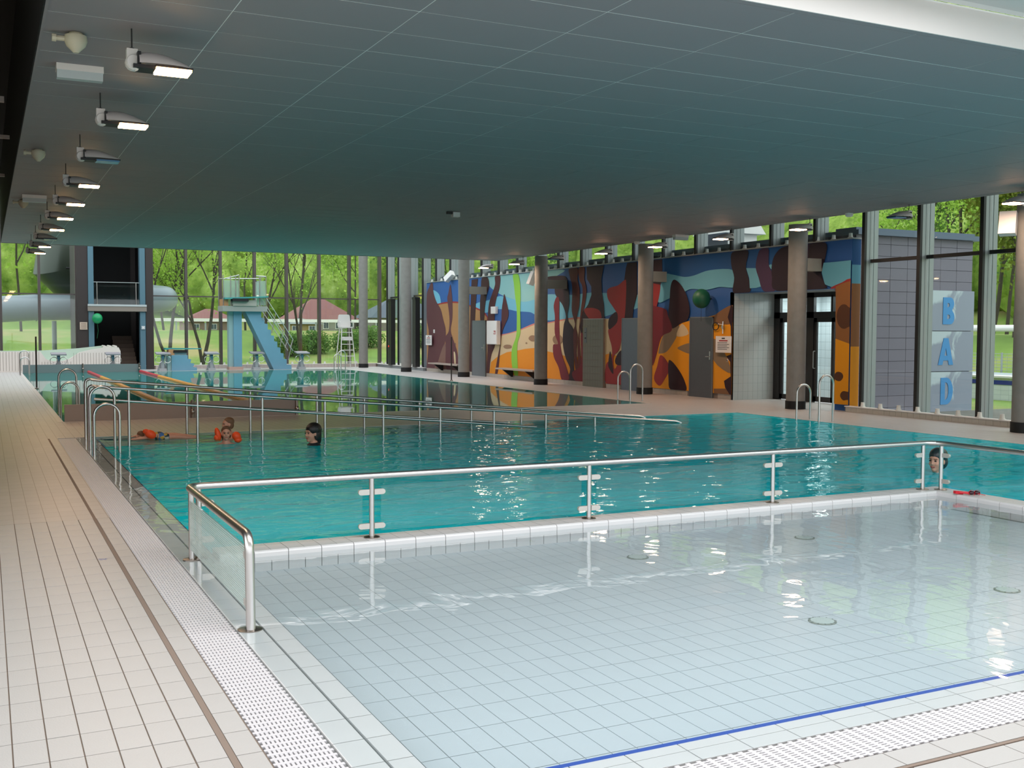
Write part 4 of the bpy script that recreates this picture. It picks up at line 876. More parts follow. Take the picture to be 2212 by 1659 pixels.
for x, y, z0, sides in [(.02,-.02,0,((0,-1),)), (.075,.0,0,((1,0),))] + [(x, 0, .045, ((1,0),(-1,0))) for x in pxs[:-1]] + [(pxs[-1],0,.045,((-1,0),)), (7.44,-.09,.045,((0,-1),)), (7.44,-1.9,.045,((0,1),(0,-1)))]:
    p_ = post(x, y, z0)
    for sx, sy in sides:
        for z in (.135, .40):
            b = MB(); clamp(b, x+sx*.02, y+sy*.02, z, sx, sy); b.build('clamp', M['clamp'], p_, smooth=False)
for z in (.135, .40):
    b = MB(); clamp(b, 0, -1.96, z, 0, 1); b.build('clamp', M['clamp'], bar)
def pane(x0, x1, y0, y1, m): MB().box(x0, x1, y0, y1, .095, .445).build('glass_panel', m, bar)
pane(-.005, .005, -1.9, -.1, M['glass_dots'])
xs_ = [.075] + pxs
for a, b_ in zip(xs_[:-1], xs_[1:]): pane(a+.075, b_-.075, -.005, .005, M['glass_clear'])
pane(7.435, 7.445, -1.82, -.17, M['glass_clear']); pane(7.435, 7.445, -3.5, -1.98, M['glass_clear'])
# goggles
t = thing('swim_goggles', 'red swimming goggles lying on the white coping behind the shallow pool', 'goggles', (8.70, 7.33, .046), -.5)
red = mat('red rubber strap', (214,26,44), .4)
b = MB()
b.tube([(-.11,.03,.02),(-.06,.0,.02),(0,-.01,.014),(.03,0,.02),(.02,.03,.018),(-.05,.045,.02),(-.12,.05,.022)], .009, 6); b.obox((-.1,.04,.018), .045, .018, .014, (0,.1,.3)); b.tube([(.02,0,.02),(.09,-.02,.012),(.13,-.05,.006)], .003, 6); b.build('strap', red, t, smooth=True)
for x, y in ((.01,-.005),(.065,.005)):
    b = MB(); b.ell((x,y,.022), .03, .022, .02, 14, 8); b.build('lens_cup', mat('dark red lens', (60,16,26), .15), t, smooth=True)
    b = MB(); b.lathe([(.028,-.004),(.031,0),(.028,.006)], (x,y-.012,.022), 16, axis='y', cap=False); b.build('rim', red, t)

# ================================================================== ramp railings of the middle pool
def ramp_rail(name, label, y, x0, z0, x1, z1, mx0, mz0, mx1, mz1, posts, start):
    t = thing('ramp_railing', label, 'railing', (x0, y, 0), 0, 'railings of the pool ramp')
    top = [(start[0]-x0, start[1]-y, start[2])] + [(start[0]-x0, start[1]-y, z0+.03), (.12, 0, z0)] + [(x1-x0, 0, z1), (x1-x0+.25, 0, z1-.12)]
    MB().tube(round_path(top, .09, 5), .0225, 10).build('top_rail', M['steel'], t, smooth=True)
    MB().tube([(mx0-x0, 0, mz0), (mx1-x0, 0, mz1)], .0205, 10).build('middle_rail', M['steel'], t, smooth=True)
    for px in posts:
        zt = z0 + (z1-z0)*(px-x0)/(x1-x0); zb = -.02-.1*(px-1.5)
        MB().tube([(px-x0, 0, min(zb, -.04)), (px-x0, 0, zt-.01)], .021, 10).build('post', M['steel'], t, smooth=True)
    return t
def atY(px, py, y):
    d = m3 @ Vector(((px-1106)/2293, -(py-829.5)/2293, -1)); k = y/d.y; return d.x*k
fp = [atY(p, 930, 15.8) for p in (279, 427, 567, 702, 828, 951, 1067, 1179, 1285)]
bp_ = [atY(p, 930, 17.05) for p in (404, 541, 685, 787, 906, 1018, 1126, 1226)]
ramp_rail('front', 'front stainless handrail of the pool ramp, nearer the swimmers', 15.8, 1.28, .845, 11.18, .025, 1.66, .65, 8.3, .03, fp, (1.27, 15.82, 0))
ramp_rail('back', 'back stainless handrail of the pool ramp, along the beige deck', 17.05, 1.35, .885, 11.24, .02, 1.45, .60, 8.37, 0, bp_, (1.33, 17.07, 0))
# ================================================================== grab hoops and ladders
def ladder(label, x, y, dirx, gap=.6, z1=.66, z2=.86, span=.32, first=1, axis='x'):
    t = thing('pool_ladder', label, 'ladder', (x, y, 0), 0, 'ladder grab rails at the pool edges')
    for k, (dy, zt) in enumerate(((0, z1), (gap, z2))):
        pts = [(0,dy,-.02)] + [(span/2 - span/2*math.cos(a), dy, zt-span/2 + span/2*math.sin(a)) for a in [PI*i/10 for i in range(11)]] + [(span, dy, -.9)]
        pts = [(dirx*a, b_, c) for a, b_, c in pts]
        MB().tube(pts, .0195, 10).build('grab_rail', M['steel'], t, smooth=True)
    for k in range(3):
        MB().box(*sorted((dirx*(span-.03), dirx*(span+.03))), 0, gap, -.25-.25*k, -.22-.25*k).build('step', M['steel_dark'], t)
    return t
ladder('steel grab rails at the left edge of the middle pool, beside the ramp railing', 1.27, 15.0, 1, .6, .66, .86, .32)
ladder('dark steel grab rails at the near left corner of the far swimming pool', 1.26, 21.7, 1, .6, .64, .87, .32)
ladder('small distant pair of grab rails at the far left end of the swimming pool', 1.1, 41.5, 1, .6, .64, .87, .3)
ladder('steel grab rails at the middle pool\'s right edge before the glazed doors', 13.97, 14.85, -1, .6, .86, .66, .33)
ladder('steel grab rails at the long pool\'s near right corner, before the steel door', 13.95, 21.15, -1, .55, .87, .68, .34)
ladder('distant grab rails at the far right pool corner below the white high chair', 13.4, 42.6, -1, .6, .80, .64, .3)
# flag poles
for x, lab in ((1.25, 'thin dark upright pole at the left edge of the swimming pool'), (13.66, 'thin dark upright pole right of the swimming pool in front of the wall bench')):
    t = thing('flag_pole', lab, 'pole', (x, 32.0, 0), 0, None)
    MB().tube([(0,0,0),(0,0,1.44)], .022, 8).build('pole', M['dark'], t); MB().lathe([(.05,0),(.05,.03),(.025,.04)], n=12).build('socket', M['steel_dark'], t)
# turning boards at both ends of the left lanes
brn = mat('grey-brown turning board', (150,132,120), .35)
gry = mat('grey-green turning board', (116,126,126), .35)
def turning(y, m, lab, segs):
    t = thing('turning_board', lab, 'panel', (1.22, y, 0), 0, 'turning boards standing in the swimming pool')
    for a, b_ in segs: MB().box(a, b_, -.03, .03, -.5, .305).build('board', m, t)
    for a, b_ in segs:
        q = MB(); q.tube([(b_-.0,-.05,-.4),(b_-.0,-.05,.34)], .03, 8); q.ell((b_,-.085,.12), .04,.03,.05); q.build('clamp_post', M['steel_dark'], t)
    return t
turning(PY0+.05, brn, 'low grey-brown turning board along the swimming pool\'s near edge behind the ramp railing', ((.02,2.22),(2.26,4.2)))
turning(PY1-.12, gry, 'low grey turning board at the far pool end before the white slide trough', ((.02,2.1),(2.14,4.15)))
# lane ropes
disc = MB().lathe([(.02,-.05),(.062,-.045),(.062,.045),(.02,.05)], n=10, axis='y').mesh('float', M['yellow'])
discr = MB().lathe([(.02,-.05),(.062,-.045),(.062,.045),(.02,.05)], n=10, axis='y').mesh('float', M['redb'])
for x, lab in ((3.52, 'left orange-yellow floating lane rope with red end on the swimming pool'), (5.40, 'right orange-yellow floating lane rope with red end on the swimming pool')):
    t = thing('lane_rope', lab, 'rope', (x, PY0+.2, .01), 0, 'lane ropes on the swimming pool')
    L = PY1-PY0-.5; N = 190
    MB().tube([(0,0,0),(0,L,0)], .008, 6).build('cable', M['alu_dark'], t)
    for k in range(N):
        y = (k+.5)*L/N
        inst('float', discr if (y < 1.6 or y > L-5.0) else disc, (0, y, 0), t)
# starting blocks
def block(x, y, label):
    t = thing('starting_block', label, 'starting block', (x, y, 0), 0, 'starting blocks at the far end of the swimming pool')
    b = MB(); b.obox((0,-.05,.70), .27, .26, .025, (.12,0,0)); b.build('platform', mat('grey block top', (150,146,150), .6), t)
    b = MB(); b.box(-.06,.06,-.05,.12,.1,.68); b.box(-.14,.14,-.12,.2,0,.1); b.prism([(-.2,0),(.2,0),(.06,.4),(-.06,.4)], .05, lambda u, v, k: (u, .12+k, v)); b.build('pedestal', mat('pale pedestal', (170,172,174), .5), t)
    b = MB(); b.tube([(.17+.13*math.cos(a), -.12, .45+.13*math.sin(a)) for a in [2*PI*k/14 for k in range(15)]], .014, 6); b.tube([(-.17+.13*math.cos(a), -.12, .45+.13*math.sin(a)) for a in [2*PI*k/14 for k in range(15)]], .014, 6); b.build('hand_grips', M['steel'], t)
    b = MB(); b.obox((0,.02,.42), .045, .06, .22, (.5,0,0)); b.build('brace', M['tower_blue'], t)
for i, x in enumerate((2.50, 4.45, 6.32, 8.22, 10.05, 11.95)):
    block(x, 44.05, ['leftmost starting block in front of the slide trough', 'second starting block from the left, before the raised end of the slide trough', 'third starting block from the left, beside the low springboard', 'fourth starting block from the left, between springboard and blue diving tower', 'fifth starting block from the left, behind the stairs of the blue diving tower', 'rightmost starting block, right of the diving tower stairs'][i])

# ================================================================== diving tower and springboard
t = thing('diving_tower', 'light blue concrete diving tower with stairs, railings and a teal board at the far end', 'diving tower', (9.3, 44.35, 0))
b = MB(); b.box(-.15,.18,-.2,.2,.12,2.4,0); b.box(-.34,-.151,-.12,.2,.12,2.4,1); b.build('pillar', [M['tower_blue'], M['tower_pale']], t)
MB().box(-.36,.22,-.25,.25,0,.13).build('plinth', mat('rosy plinth', (190,160,146), .6), t)
b = MB(); b.box(-.65,1.15,-.55,.5,2.4,2.62); b.build('platform', mat('pale platform concrete', (158,160,152), .7), t)
b = MB(); b.box(-.25,.7,-.6,-.1,2.62,2.86); b.build('board_stand', mat('grey stand', (176,172,160), .6), t)
b = MB(); b.prism([(-.75,.0),(1.0,.10),(1.0,.15),(-.75,.06)], .55, lambda u, v, k: (u+.15, -.75+k, 2.88+v)); b.build('diving_board', M['teal'], t)
b = MB(); b.box(-.3,.35,-.76,-.5,2.80,2.92); b.build('board_fulcrum', M['rubber'], t)
b = MB(); b.box(-.62,-.42,-.5,.3,2.62,2.9); b.build('roller_housing', mat('tan housing', (190,140,96), .6), t)
# stairs: stepped blue slab going down to the right
st = []; n = 9; xa, za, xb, zb = .42, 2.2, 1.95, .12
pts = [(.3,2.4),(.95,2.4)]
for k in range(n):
    xk = .80 + (1.98-.80)*(k)/n; zk = 2.4 - (2.4-.2)*(k)/n
    pts += [(xk+.15, zk-.02), (xk+.15, zk-(2.2)/n)] if k else [(xk+.14, zk-(2.2)/n)]
pts += [(2.2,.18),(2.2,.0),(1.45,.0)]
MB().prism(pts, .75, lambda u, v, k: (u, -.35+k, v)).build('stairs', M['tower_blue'], t)
def rail(b, pts, r=.02): b.tube(pts, r, 8)
for k, (x, y) in enumerate(((-.62,-.5),(-.32,-.5),(-.12,-.5),(0.02,-.5),(.85,-.5),(1.12,-.5),(-.62,.45),(1.12,.45))):
    MB().tube([(x,y,2.55),(x,y,3.86)], .02, 8).build('post', M['steel'], t)
b = MB(); rail(b, [(-.62,.45,3.75),(-.62,-.5,3.7),(0.02,-.5,3.88)]); rail(b, [(.72,-.5,3.86),(1.12,-.5,3.84),(1.12,.45,3.84)]); rail(b, [(-.62,.45,3.75),(1.12,.45,3.8)]); b.build('guard_rail', M['steel'], t)
for a, b_ in ((-.6,.0),(.74,1.1)): MB().box(a, b_, -.49,-.475,2.66,3.66).build('glass_screen', M['glass_green'], t)
MB().box(.9, 1.1, .44,.455,2.66,3.66).build('glass_screen', M['glass_green'], t)
for yy in (-.42, .42):
    for dz in (.42, .9):
        MB().tube([(.95,yy,2.35+dz),(2.25,yy,.35+dz)] + ([(2.12,yy,.0+dz)] if dz > .5 else []), .018, 8).build('stair_rail', M['steel'], t)
for k in range(4):
    x = 1.0+.35*k; z = 2.2-.55*k
    MB().tube([(x,-.42,z-.15),(x+.18,-.42,z+.68)], .018, 8).build('stair_post', M['steel'], t)
t = thing('low_springboard', 'low blue stepped springboard stand with a teal board at the far end', 'springboard', (6.66, 44.35, 0))
MB().prism([(0,0),(.98,0),(.98,.12),(.82,.12),(.88,.28),(.72,.3),(.76,.45),(.62,.48),(.62,.62),(0,.62)], .7, lambda u, v, k: (u, -.35+k, v)).build('stand', M['tower_blue'], t)
MB().box(-.16,.0,-.3,.3,0,.6).build('stand_face', M['tower_pale'], t)
MB().prism([(-.22,.84),(1.2,.86),(1.2,.89),(-.22,.91)], .5, lambda u, v, k: (u, -.25+k, v)).build('diving_board', M['teal'], t)
MB().box(.08,.62,-.28,.28,.72,.82).build('board_fulcrum', M['rubber'], t); MB().box(-.1,.12,-.26,.26,.62,.86).build('roller_housing', mat('tan housing', (190,140,96), .6), t)
MB().box(.1,.6,-.2,.2,.62,.72).build('pad', M['tower_pale'], t)
# lifeguard chair
wm_ = mat('white chair paint', (222,218,214), .5)
t = thing('lifeguard_chair', 'white high lifeguard chair on a ladder frame beside the far corner column', 'chair', (14.28, 45.35, 0))
for sx in (-.3, .3):
    for sy, l in ((-.3,'front_leg'),(.35,'rear_leg')): MB().tube([(sx*1.15,sy*1.2,0),(sx*.72,sy*.5,1.75)], .022, 8).build('leg', wm_, t)
for k in range(6): MB().tube([(-.32+.012*k,-.33+.03*k,.25+.26*k),(.32-.012*k,-.33+.03*k,.25+.26*k)], .018, 6).build('rung', wm_, t)
MB().box(-.2,.2,-.35,-.1,1.2,1.36).build('foot_board', wm_, t)
b = MB(); b.box(-.26,.26,-.25,.25,1.75,1.80); b.build('seat', wm_, t)
b = MB(); b.prism([(-.27,0),(.27,0),(.30,.1),(.25,.52),(.2,.56),(-.2,.56),(-.25,.52),(-.30,.1)], .06, lambda u, v, k: (u, .2+k, 1.78+v)); b.build('backrest', wm_, t)
for sx in (-.3,.3): MB().tube(round_path([(sx,.22,2.02),(sx,-.2,2.02),(sx,-.2,1.78)], .05), .018, 6).build('armrest', wm_, t)

# ================================================================== white slide trough and the stair tower door way
t = thing('slide_trough', 'white ribbed run-out trough of the water slide at the far left', 'slide', (-1.0, 44.78, 0))
front = [(0,0),(5.8,0),(5.82,.78),(5.75,.93),(5.2,.97),(5.15,.92),(4.7,.84),(4.3,.74),(3.95,.50),(3.7,.42),(3.35,.40),(3.1,.48),(2.9,.78),(0,.79)]
ribm = mat('white trough tile', (236,228,218), .45)
MB().prism(front, .12, lambda u, v, k: (u, k, v)).build('front_wall', ribm, t)
back = [(0,0),(5.8,0),(5.82,.80),(5.75,.95),(5.2,.98),(4.3,.88),(3.0,.80),(0,.79)]
MB().prism(back, .12, lambda u, v, k: (u, 1.0+k, v)).build('back_wall', mat('pale green trough inside', (196,212,196), .4), t)
b = MB(); b.box(0,5.7,.12,1.0,0,.3); b.build('trough_floor', mat('pale green trough inside', (196,212,196), .4), t)
rib = MB().box(-.0055, .0055, -.006, 0, .02, .36).mesh('rib', mat('trough joint', (150,140,130), .8))
for k in range(56): 
    x = .05 + .1035*k
    h = .77 if x < 2.9 else (.38 if x < 4.0 else .72)
    o = inst('rib', rib, (x, 0, 0), t, scale=(1,1,h/.36))
for k in range(3): MB().tube([(5.25+.2*k,-.01,.96),(5.25+.2*k,1.1,.97)], .045, 8).build('roll', ribm, t)
# stair tower: portal
TY = 46.0
tb = MB(); tb.box(3.34, 3.74, TY, TY+.5, 0, 6.2); tb.box(5.96, 6.26, TY, TY+.5, 0, 6.2)
tb.box(3.3, 3.4, TY+.5, TY+3.2, 0, 6.4); tb.box(6.2, 6.3, TY+.5, TY+3.2, 0, 6.4); tb.box(3.3, 6.3, TY+3.2, TY+3.3, 0, 6.4); tb.box(3.3, 6.3, TY+.4, TY+3.2, 6.3, 6.4); tb.box(3.3, 6.3, TY+.4, TY+3.2, -.05, .0)
tw_ = struct('wall_tower', tb, M['dark'])
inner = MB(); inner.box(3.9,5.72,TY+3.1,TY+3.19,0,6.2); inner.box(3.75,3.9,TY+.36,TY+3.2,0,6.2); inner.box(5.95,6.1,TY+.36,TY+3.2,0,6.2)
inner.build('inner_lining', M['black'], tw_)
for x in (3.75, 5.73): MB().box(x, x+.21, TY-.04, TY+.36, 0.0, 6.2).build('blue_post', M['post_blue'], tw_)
MB().box(3.72, 5.98, TY-.12, TY+1.8, 2.38, 2.62).build('balcony_slab', mat('grey slab', (140,128,118), .7), tw_)
MB().box(3.72, 5.98, TY-.14, TY-.12, 2.58, 2.66).build('slab_edge', mat('pale slab edge', (186,190,190), .5), tw_)
t = thing('balcony_railing', 'glass railing on the balcony of the dark stair tower', 'railing', (3.96, TY-.02, 2.62))
MB().box(0,1.75,0,.015,.05,.9).build('glass_panel', M['glass_clear'], t)
for x in (.12, 1.62): MB().tube([(x,-.02,0),(x,-.02,.92)], .02, 8).build('post', M['steel'], t)
MB().tube([(0,-.02,.93),(1.75,-.02,.93)], .015, 8).build('top_rail', M['alu'], t)
stp = mat('brown steps', (96,78,66), .7)
for k in range(8): MB().box(4.9, 5.7, TY+.7+.28*k, TY+1.0+.28*k, 0, .17*(k+1)).build('step', stp, tw_)
t = thing('green_balloon', 'green balloon on a string at the left post of the stair tower door way', 'balloon', (4.05, TY-.35, 2.08))
MB().ell((0,0,0), .2, .2, .21, 18, 12).build('balloon', mat('green balloon rubber', (22,150,92), .35), t, smooth=True); MB().tube([(0,0,-.2),(.03,.0,-.5),(-.02,.0,-.8)], .006, 5).build('string', mat('green string', (24,110,70), .6), t)
t = thing('wall_notice', 'small beige notice on the brown pier left of the tower door way', 'sign', (3.56, TY-.04, 1.78)); MB().box(-.14,.14,0,.03,-.15,.15).build('board', mat('beige board', (206,184,166), .6), t); q = MB(); [q.box(-.1,.1,-.004,0,.08-.06*k,.1-.06*k) for k in range(4)]; q.build('small_print', mat('brown print', (140,110,96), .6), t)
t = thing('switch_box', 'small grey box on the right blue post of the tower', 'box', (5.84, TY-.09, 1.72)); MB().box(-.07,.07,0,.05,-.07,.07).build('case', mat('light grey case', (190,196,200), .5), t); MB().box(-.03,.03,-.012,0,-.03,.03).build('button', M['white'], t)
# ================================================================== outside
gd = MB()
def gh(x, y):
    """ground height outside"""
    h = -.15
    d = max(y-62, 0) if x < 60 else 0
    def s(t): t = min(1, max(0, t)); return t*t*(3-2*t)
    a = s((y-60)/14)*1.75
    e = s((x-31)/8)*1.7 if y < 90 else 0
    h += max(a, e)
    f = max(y-128, 0)*.62; g = max(x-74, 0)*.60
    dd = max(f, g, max(0, (x*.72+y*.70)-118)*.62)
    return h + min(dd, 78)
N = 64; X0, X1, Y0, Y1 = -60, 230, -40, 270
gx = [X0+(X1-X0)*i/N for i in range(N+1)]; gy = [Y0+(Y1-Y0)*i/N for i in range(N+1)]
# fine lawn grid near, coarse hill
def terrain(name, xs, ys, m, skip=None):
    b = MB(); vs = [(x, y, gh(x, y)) for y in ys for x in xs]; fs = []
    n = len(xs)
    for j in range(len(ys)-1):
        for i in range(n-1):
            if skip and skip((xs[i]+xs[i+1])/2, (ys[j]+ys[j+1])/2): continue
            fs.append((j*n+i, j*n+i+1, (j+1)*n+i+1, (j+1)*n+i))
    b.add(vs, fs); o = b.build(name, m, smooth=True); o['kind'] = 'structure'; return o
def lsp(a, b_, n): return [a+(b_-a)*i/n for i in range(n+1)]
m_g = bpy.data.materials.new('lawn and bank'); m_g.use_nodes = True; nt = m_g.node_tree; bs = nt.nodes['Principled BSDF']; bs.inputs['Roughness'].default_value = .95
ge = nt.nodes.new('ShaderNodeNewGeometry'); n1 = nt.nodes.new('ShaderNodeTexNoise'); n1.inputs['Scale'].default_value = .22; n1.inputs['Detail'].default_value = 6; nt.links.new(ge.outputs['Position'], n1.inputs['Vector'])
cr = nt.nodes.new('ShaderNodeValToRGB'); cr.color_ramp.elements[0].position = .3; cr.color_ramp.elements[0].color = (*lin((96,122,50)), 1); cr.color_ramp.elements[1].position = .68; cr.color_ramp.elements[1].color = (*lin((166,152,100)), 1)
e_ = cr.color_ramp.elements.new(.5); e_.color = (*lin((120,146,62)), 1)
nt.links.new(n1.outputs['Fac'], cr.inputs[0]); nt.links.new(cr.outputs[0], bs.inputs['Base Color'])
terrain('ground', [-60,-30] + lsp(-12, 60, 36) + lsp(66, 230, 28), [-40,-20] + lsp(-4, 90, 47) + lsp(96, 270, 30), m_g, lambda x, y: -3.3 < x < 16.6 and -4 < y < 46.6 or (16 < x < 21 and 16.6 < y < 41))
# foliage machinery
def leafmat(name, rgbs, sc=.12):
    m = bpy.data.materials.new(name); m.use_nodes = True; nt = m.node_tree; nt.nodes.clear(); out = nt.nodes.new('ShaderNodeOutputMaterial')
    df = nt.nodes.new('ShaderNodeBsdfDiffuse'); tl = nt.nodes.new('ShaderNodeBsdfTranslucent'); mx = nt.nodes.new('ShaderNodeMixShader'); mx.inputs[0].default_value = .35
    ge = nt.nodes.new('ShaderNodeNewGeometry'); n = nt.nodes.new('ShaderNodeTexNoise'); n.inputs['Scale'].default_value = sc; n.inputs['Detail'].default_value = 9; n.inputs['Roughness'].default_value = .72; nt.links.new(ge.outputs['Position'], n.inputs['Vector'])
    cr = nt.nodes.new('ShaderNodeValToRGB'); els = cr.color_ramp.elements
    els[0].position = .32; els[0].color = (*lin(rgbs[0]), 1); els[1].position = .68; els[1].color = (*lin(rgbs[-1]), 1)
    for k, c in enumerate(rgbs[1:-1]): e = els.new(.32+.36*(k+1)/(len(rgbs)-1)); e.color = (*lin(c), 1)
    nt.links.new(n.outputs['Fac'], cr.inputs[0]); nt.links.new(cr.outputs[0], df.inputs[0]); nt.links.new(cr.outputs[0], tl.inputs[0])
    nt.links.new(df.outputs[0], mx.inputs[1]); nt.links.new(tl.outputs[0], mx.inputs[2]); nt.links.new(mx.outputs[0], out.inputs[0]); return m
LM = [leafmat('hazy spring leaves', [(134,166,62),(170,202,92),(202,220,130)]), leafmat('mid leaves', [(80,112,60),(108,142,74),(138,164,94)]), leafmat('olive leaves', [(110,124,52),(140,148,70),(170,160,90)])]  # the spring tones are paled for the distance haze
LF = leafmat('hazy hill forest leaves', [(84,112,56),(134,162,76),(172,194,98),(204,220,140)], .30)  # leaf tones paled and greyed to stand in for distance haze
def quads(centers, size, jitter=.5):
    """leaf clusters as small random quads, returns verts, faces"""
    n = len(centers); a = RNG.normal(size=(n,3)); a /= np.linalg.norm(a, axis=1)[:,None]
    b = np.cross(a, RNG.normal(size=(n,3))); b /= np.linalg.norm(b, axis=1)[:,None]
    s = size*(1-jitter/2+jitter*RNG.random(n))[:,None]
    P = np.stack([centers-a*s, centers-b*s*.8, centers+a*s, centers+b*s*.8], 1).reshape(-1,3)
    return P
def quad_obj(name, P, m, parent=None, loc=(0,0,0)):
    n = len(P)//4; me = bpy.data.meshes.new(name); me.vertices.add(n*4); me.vertices.foreach_set('co', P.astype(np.float32).ravel())
    me.loops.add(n*4); me.loops.foreach_set('vertex_index', np.arange(n*4, dtype=np.int32)); me.polygons.add(n)
    me.polygons.foreach_set('loop_start', np.arange(0, n*4, 4, dtype=np.int32)); me.update(calc_edges=True); me.materials.append(m)
    o = bpy.data.objects.new(name, me); COL.objects.link(o); o.location = loc
    if parent: o.parent = parent
    return o
def crown(c, r, n, shell=.55):
    d = RNG.normal(size=(n,3)); d /= np.linalg.norm(d, axis=1)[:,None]
    rr = (shell+(1-shell)*RNG.random(n))[:,None]
    return np.array(c) + d*rr*np.array(r)
# hill forest
pts = []; tries = 0; cen = []; cores = []
while len(cen) < 2300 and tries < 60000:
    tries += 1
    az = RNG.uniform(-.08, .98); dist = RNG.uniform(92, 205)**1.0
    x, y = dist*math.sin(az), dist*math.cos(az)
    z = gh(x, y)
    if z < 3.0 and not (RNG.random() < .0): continue
    cen.append((x, y, z))
for x, y, z in cen:
    d = math.hypot(x, y); r = RNG.uniform(2.2, 4.6)*(1+.1*(d > 150)); hgt = r*RNG.uniform(.9, 1.5)
    pts.append(crown((x, y, z+hgt*.8), (r, r, hgt), int(190*min(1.0, (115/d)**1.0)), .8))
    cores.append((x, y, z+hgt*.75, r*.92, hgt*.92))
hp = quad_obj('hill_forest', quads(np.concatenate(pts), .21, .8), LF)
tag(hp, 'bright green spring forest covering the hillside outside the windows', 'forest', kind='stuff')
ico = bmesh.new(); bmesh.ops.create_icosphere(ico, subdivisions=2, radius=1); iv = np.array([tuple(v.co) for v in ico.verts]); it = np.array([[v.index for v in f.verts] for f in ico.faces]); ico.free()
VV = []; FF = []
for k, (x, y, z, r, hh) in enumerate(cores):
    q = iv*(1+.16*RNG.normal(size=(len(iv),1)))*np.array([r, r, hh]) + np.array([x, y, z]); VV.append(q); FF.append(it+k*len(iv))
VV = np.concatenate(VV); FF = np.concatenate(FF); me = bpy.data.meshes.new('crowns'); me.vertices.add(len(VV)); me.vertices.foreach_set('co', VV.astype(np.float32).ravel())
me.loops.add(len(FF)*3); me.loops.foreach_set('vertex_index', FF.astype(np.int32).ravel()); me.polygons.add(len(FF)); me.polygons.foreach_set('loop_start', np.arange(0, len(FF)*3, 3, dtype=np.int32)); me.update(calc_edges=True); me.materials.append(LF)
co_ = bpy.data.objects.new('crowns', me); COL.objects.link(co_); co_.parent = hp; co_['kind'] = 'stuff'
# single trees
def tree(x, y, h, label, group, leafi=0, dens=700, spread=1.6, lean=0, forks=2, trunk_r=.12, leafr=.09, crown_lo=.35):
    z0 = gh(x, y) - .05; t = thing('tree', label, 'tree', (x, y, z0), 0, group)
    b = MB(); tips = []
    def limb(p, d, L, r, lev):
        n = 5; path = [p]; rs = [r]
        q = Vector(p); dd = Vector(d).normalized()
        for i in range(n):
            dd = (dd + Vector((random.uniform(-.13,.13), random.uniform(-.13,.13), .05))).normalized(); q = q + dd*(L/n); path.append(tuple(q)); rs.append(r*(1-.62*(i+1)/n))
            if lev < 3 and i >= 1:
                for _ in range(1 if lev else 1):
                    a = random.uniform(0, 2*PI); nd = (dd*.9 + Vector((math.cos(a), math.sin(a), .25))*.6*spread/1.6)
                    limb(tuple(q), nd, L*random.uniform(.42,.6), rs[-1]*.7, lev+1)
        b.tube(path, rs, 6 if lev < 2 else 4, caps=False); tips.append(path)
    for k in range(forks):
        a = 2*PI*k/max(forks,1)+.6; limb((0,0,0), (lean+.22*math.cos(a)*(forks > 1), .22*math.sin(a)*(forks > 1), 1), h*(.95-.15*k), trunk_r*(1-.15*k), 0)
    b.build('trunk', M['bark'], t, smooth=True, fix=False)
    c = []
    allp = [Vector(p) for path in tips for p in path if p[2] > h*crown_lo*.6]
    if dens:
        idx = RNG.integers(0, len(allp), dens)
        c = np.array([tuple(allp[i]) for i in idx]) + RNG.normal(size=(dens,3))*np.array([.33,.33,.28])*spread*.55
        f = quad_obj('foliage', quads(c, leafr, .7), LM[leafi], t); f['kind'] = 'stuff'
    return t
random.seed(5)
tree(8.5, 57, 7.5, 'leafy thin tree outside, between the tower pier and the first window bar', 'trees on the lawn', 0, 2600, 1.7, -.12, 2, .11, .06)
tree(10.0, 56, 6.8, 'thin tree outside with ivy-like growth on the trunk, left of the blue diving tower', 'trees on the lawn', 0, 2600, 1.5, -.02, 2, .11, .06)
tree(15.55, 57.5, 7.0, 'bare forked tree outside, between diving tower and white high chair', 'trees on the lawn', 0, 500, 1.6, -.06, 2, .10, .05)
tree(14.3, 60, 6.0, 'slanting bare tree outside behind the tower stairs', 'trees on the lawn', 0, 2000, 1.4, -.2, 1, .11, .055)
tree(6.9, 55, 6.5, 'pale reddish sapling outside close to the tower pier', 'trees on the lawn', 0, 1500, 1.3, .05, 1, .07, .055)
for i, (x, y, h, li) in enumerate(((-6,66,9,0),(-2,70,10,0),(2,72,11,0),(6,74,11,0),(11,76,10,0),(17,78,9,0),(22,82,10,0),(26,80,8,0),(31,84,9,1),(36,86,9,1),(41,84,8,0),(47,92,10,1))):
    tree(x, y, h, 'leafy %s green tree outside the far windows, %s' % (['bright','mid'][li], ['far left','second from the left','third from the left','behind the stair tower','right of the tower pier','behind the diving tower','above the red roofs','left of the white chair','behind the corner column','right of the corner column','left of the mural','behind the mural edge'][i]), 'trees on the far bank', li, 5200, 2.8, 0, 1, .09, .11)
for i, (x, y, h, li) in enumerate(((36,33,7,0),(38,30,6.5,2),(40,34.5,8,0),(41,27,6,2),(43,31,9,1),(44,36,9,1),(47,29,8,0),(46,40,10,1),(52,34,11,1),(55,44,12,1),(50,48,11,1),(58,52,12,1))):
    tree(x, y, h, 'tree outside beyond the outdoor pool fence, %s' % ['nearest, yellow green above the white rail','reddish brown bushy one above the white rail','behind the lettered block','low olive one at the right','mid green, upper right','mid green behind the tiled block','light green at the far right','darker one up the slope','tall one up the slope','highest one up the slope','left one up the slope','farthest one up the slope'][i], 'trees at the right slope', li, 7000, 2.6, 0, 1, .12, .075)
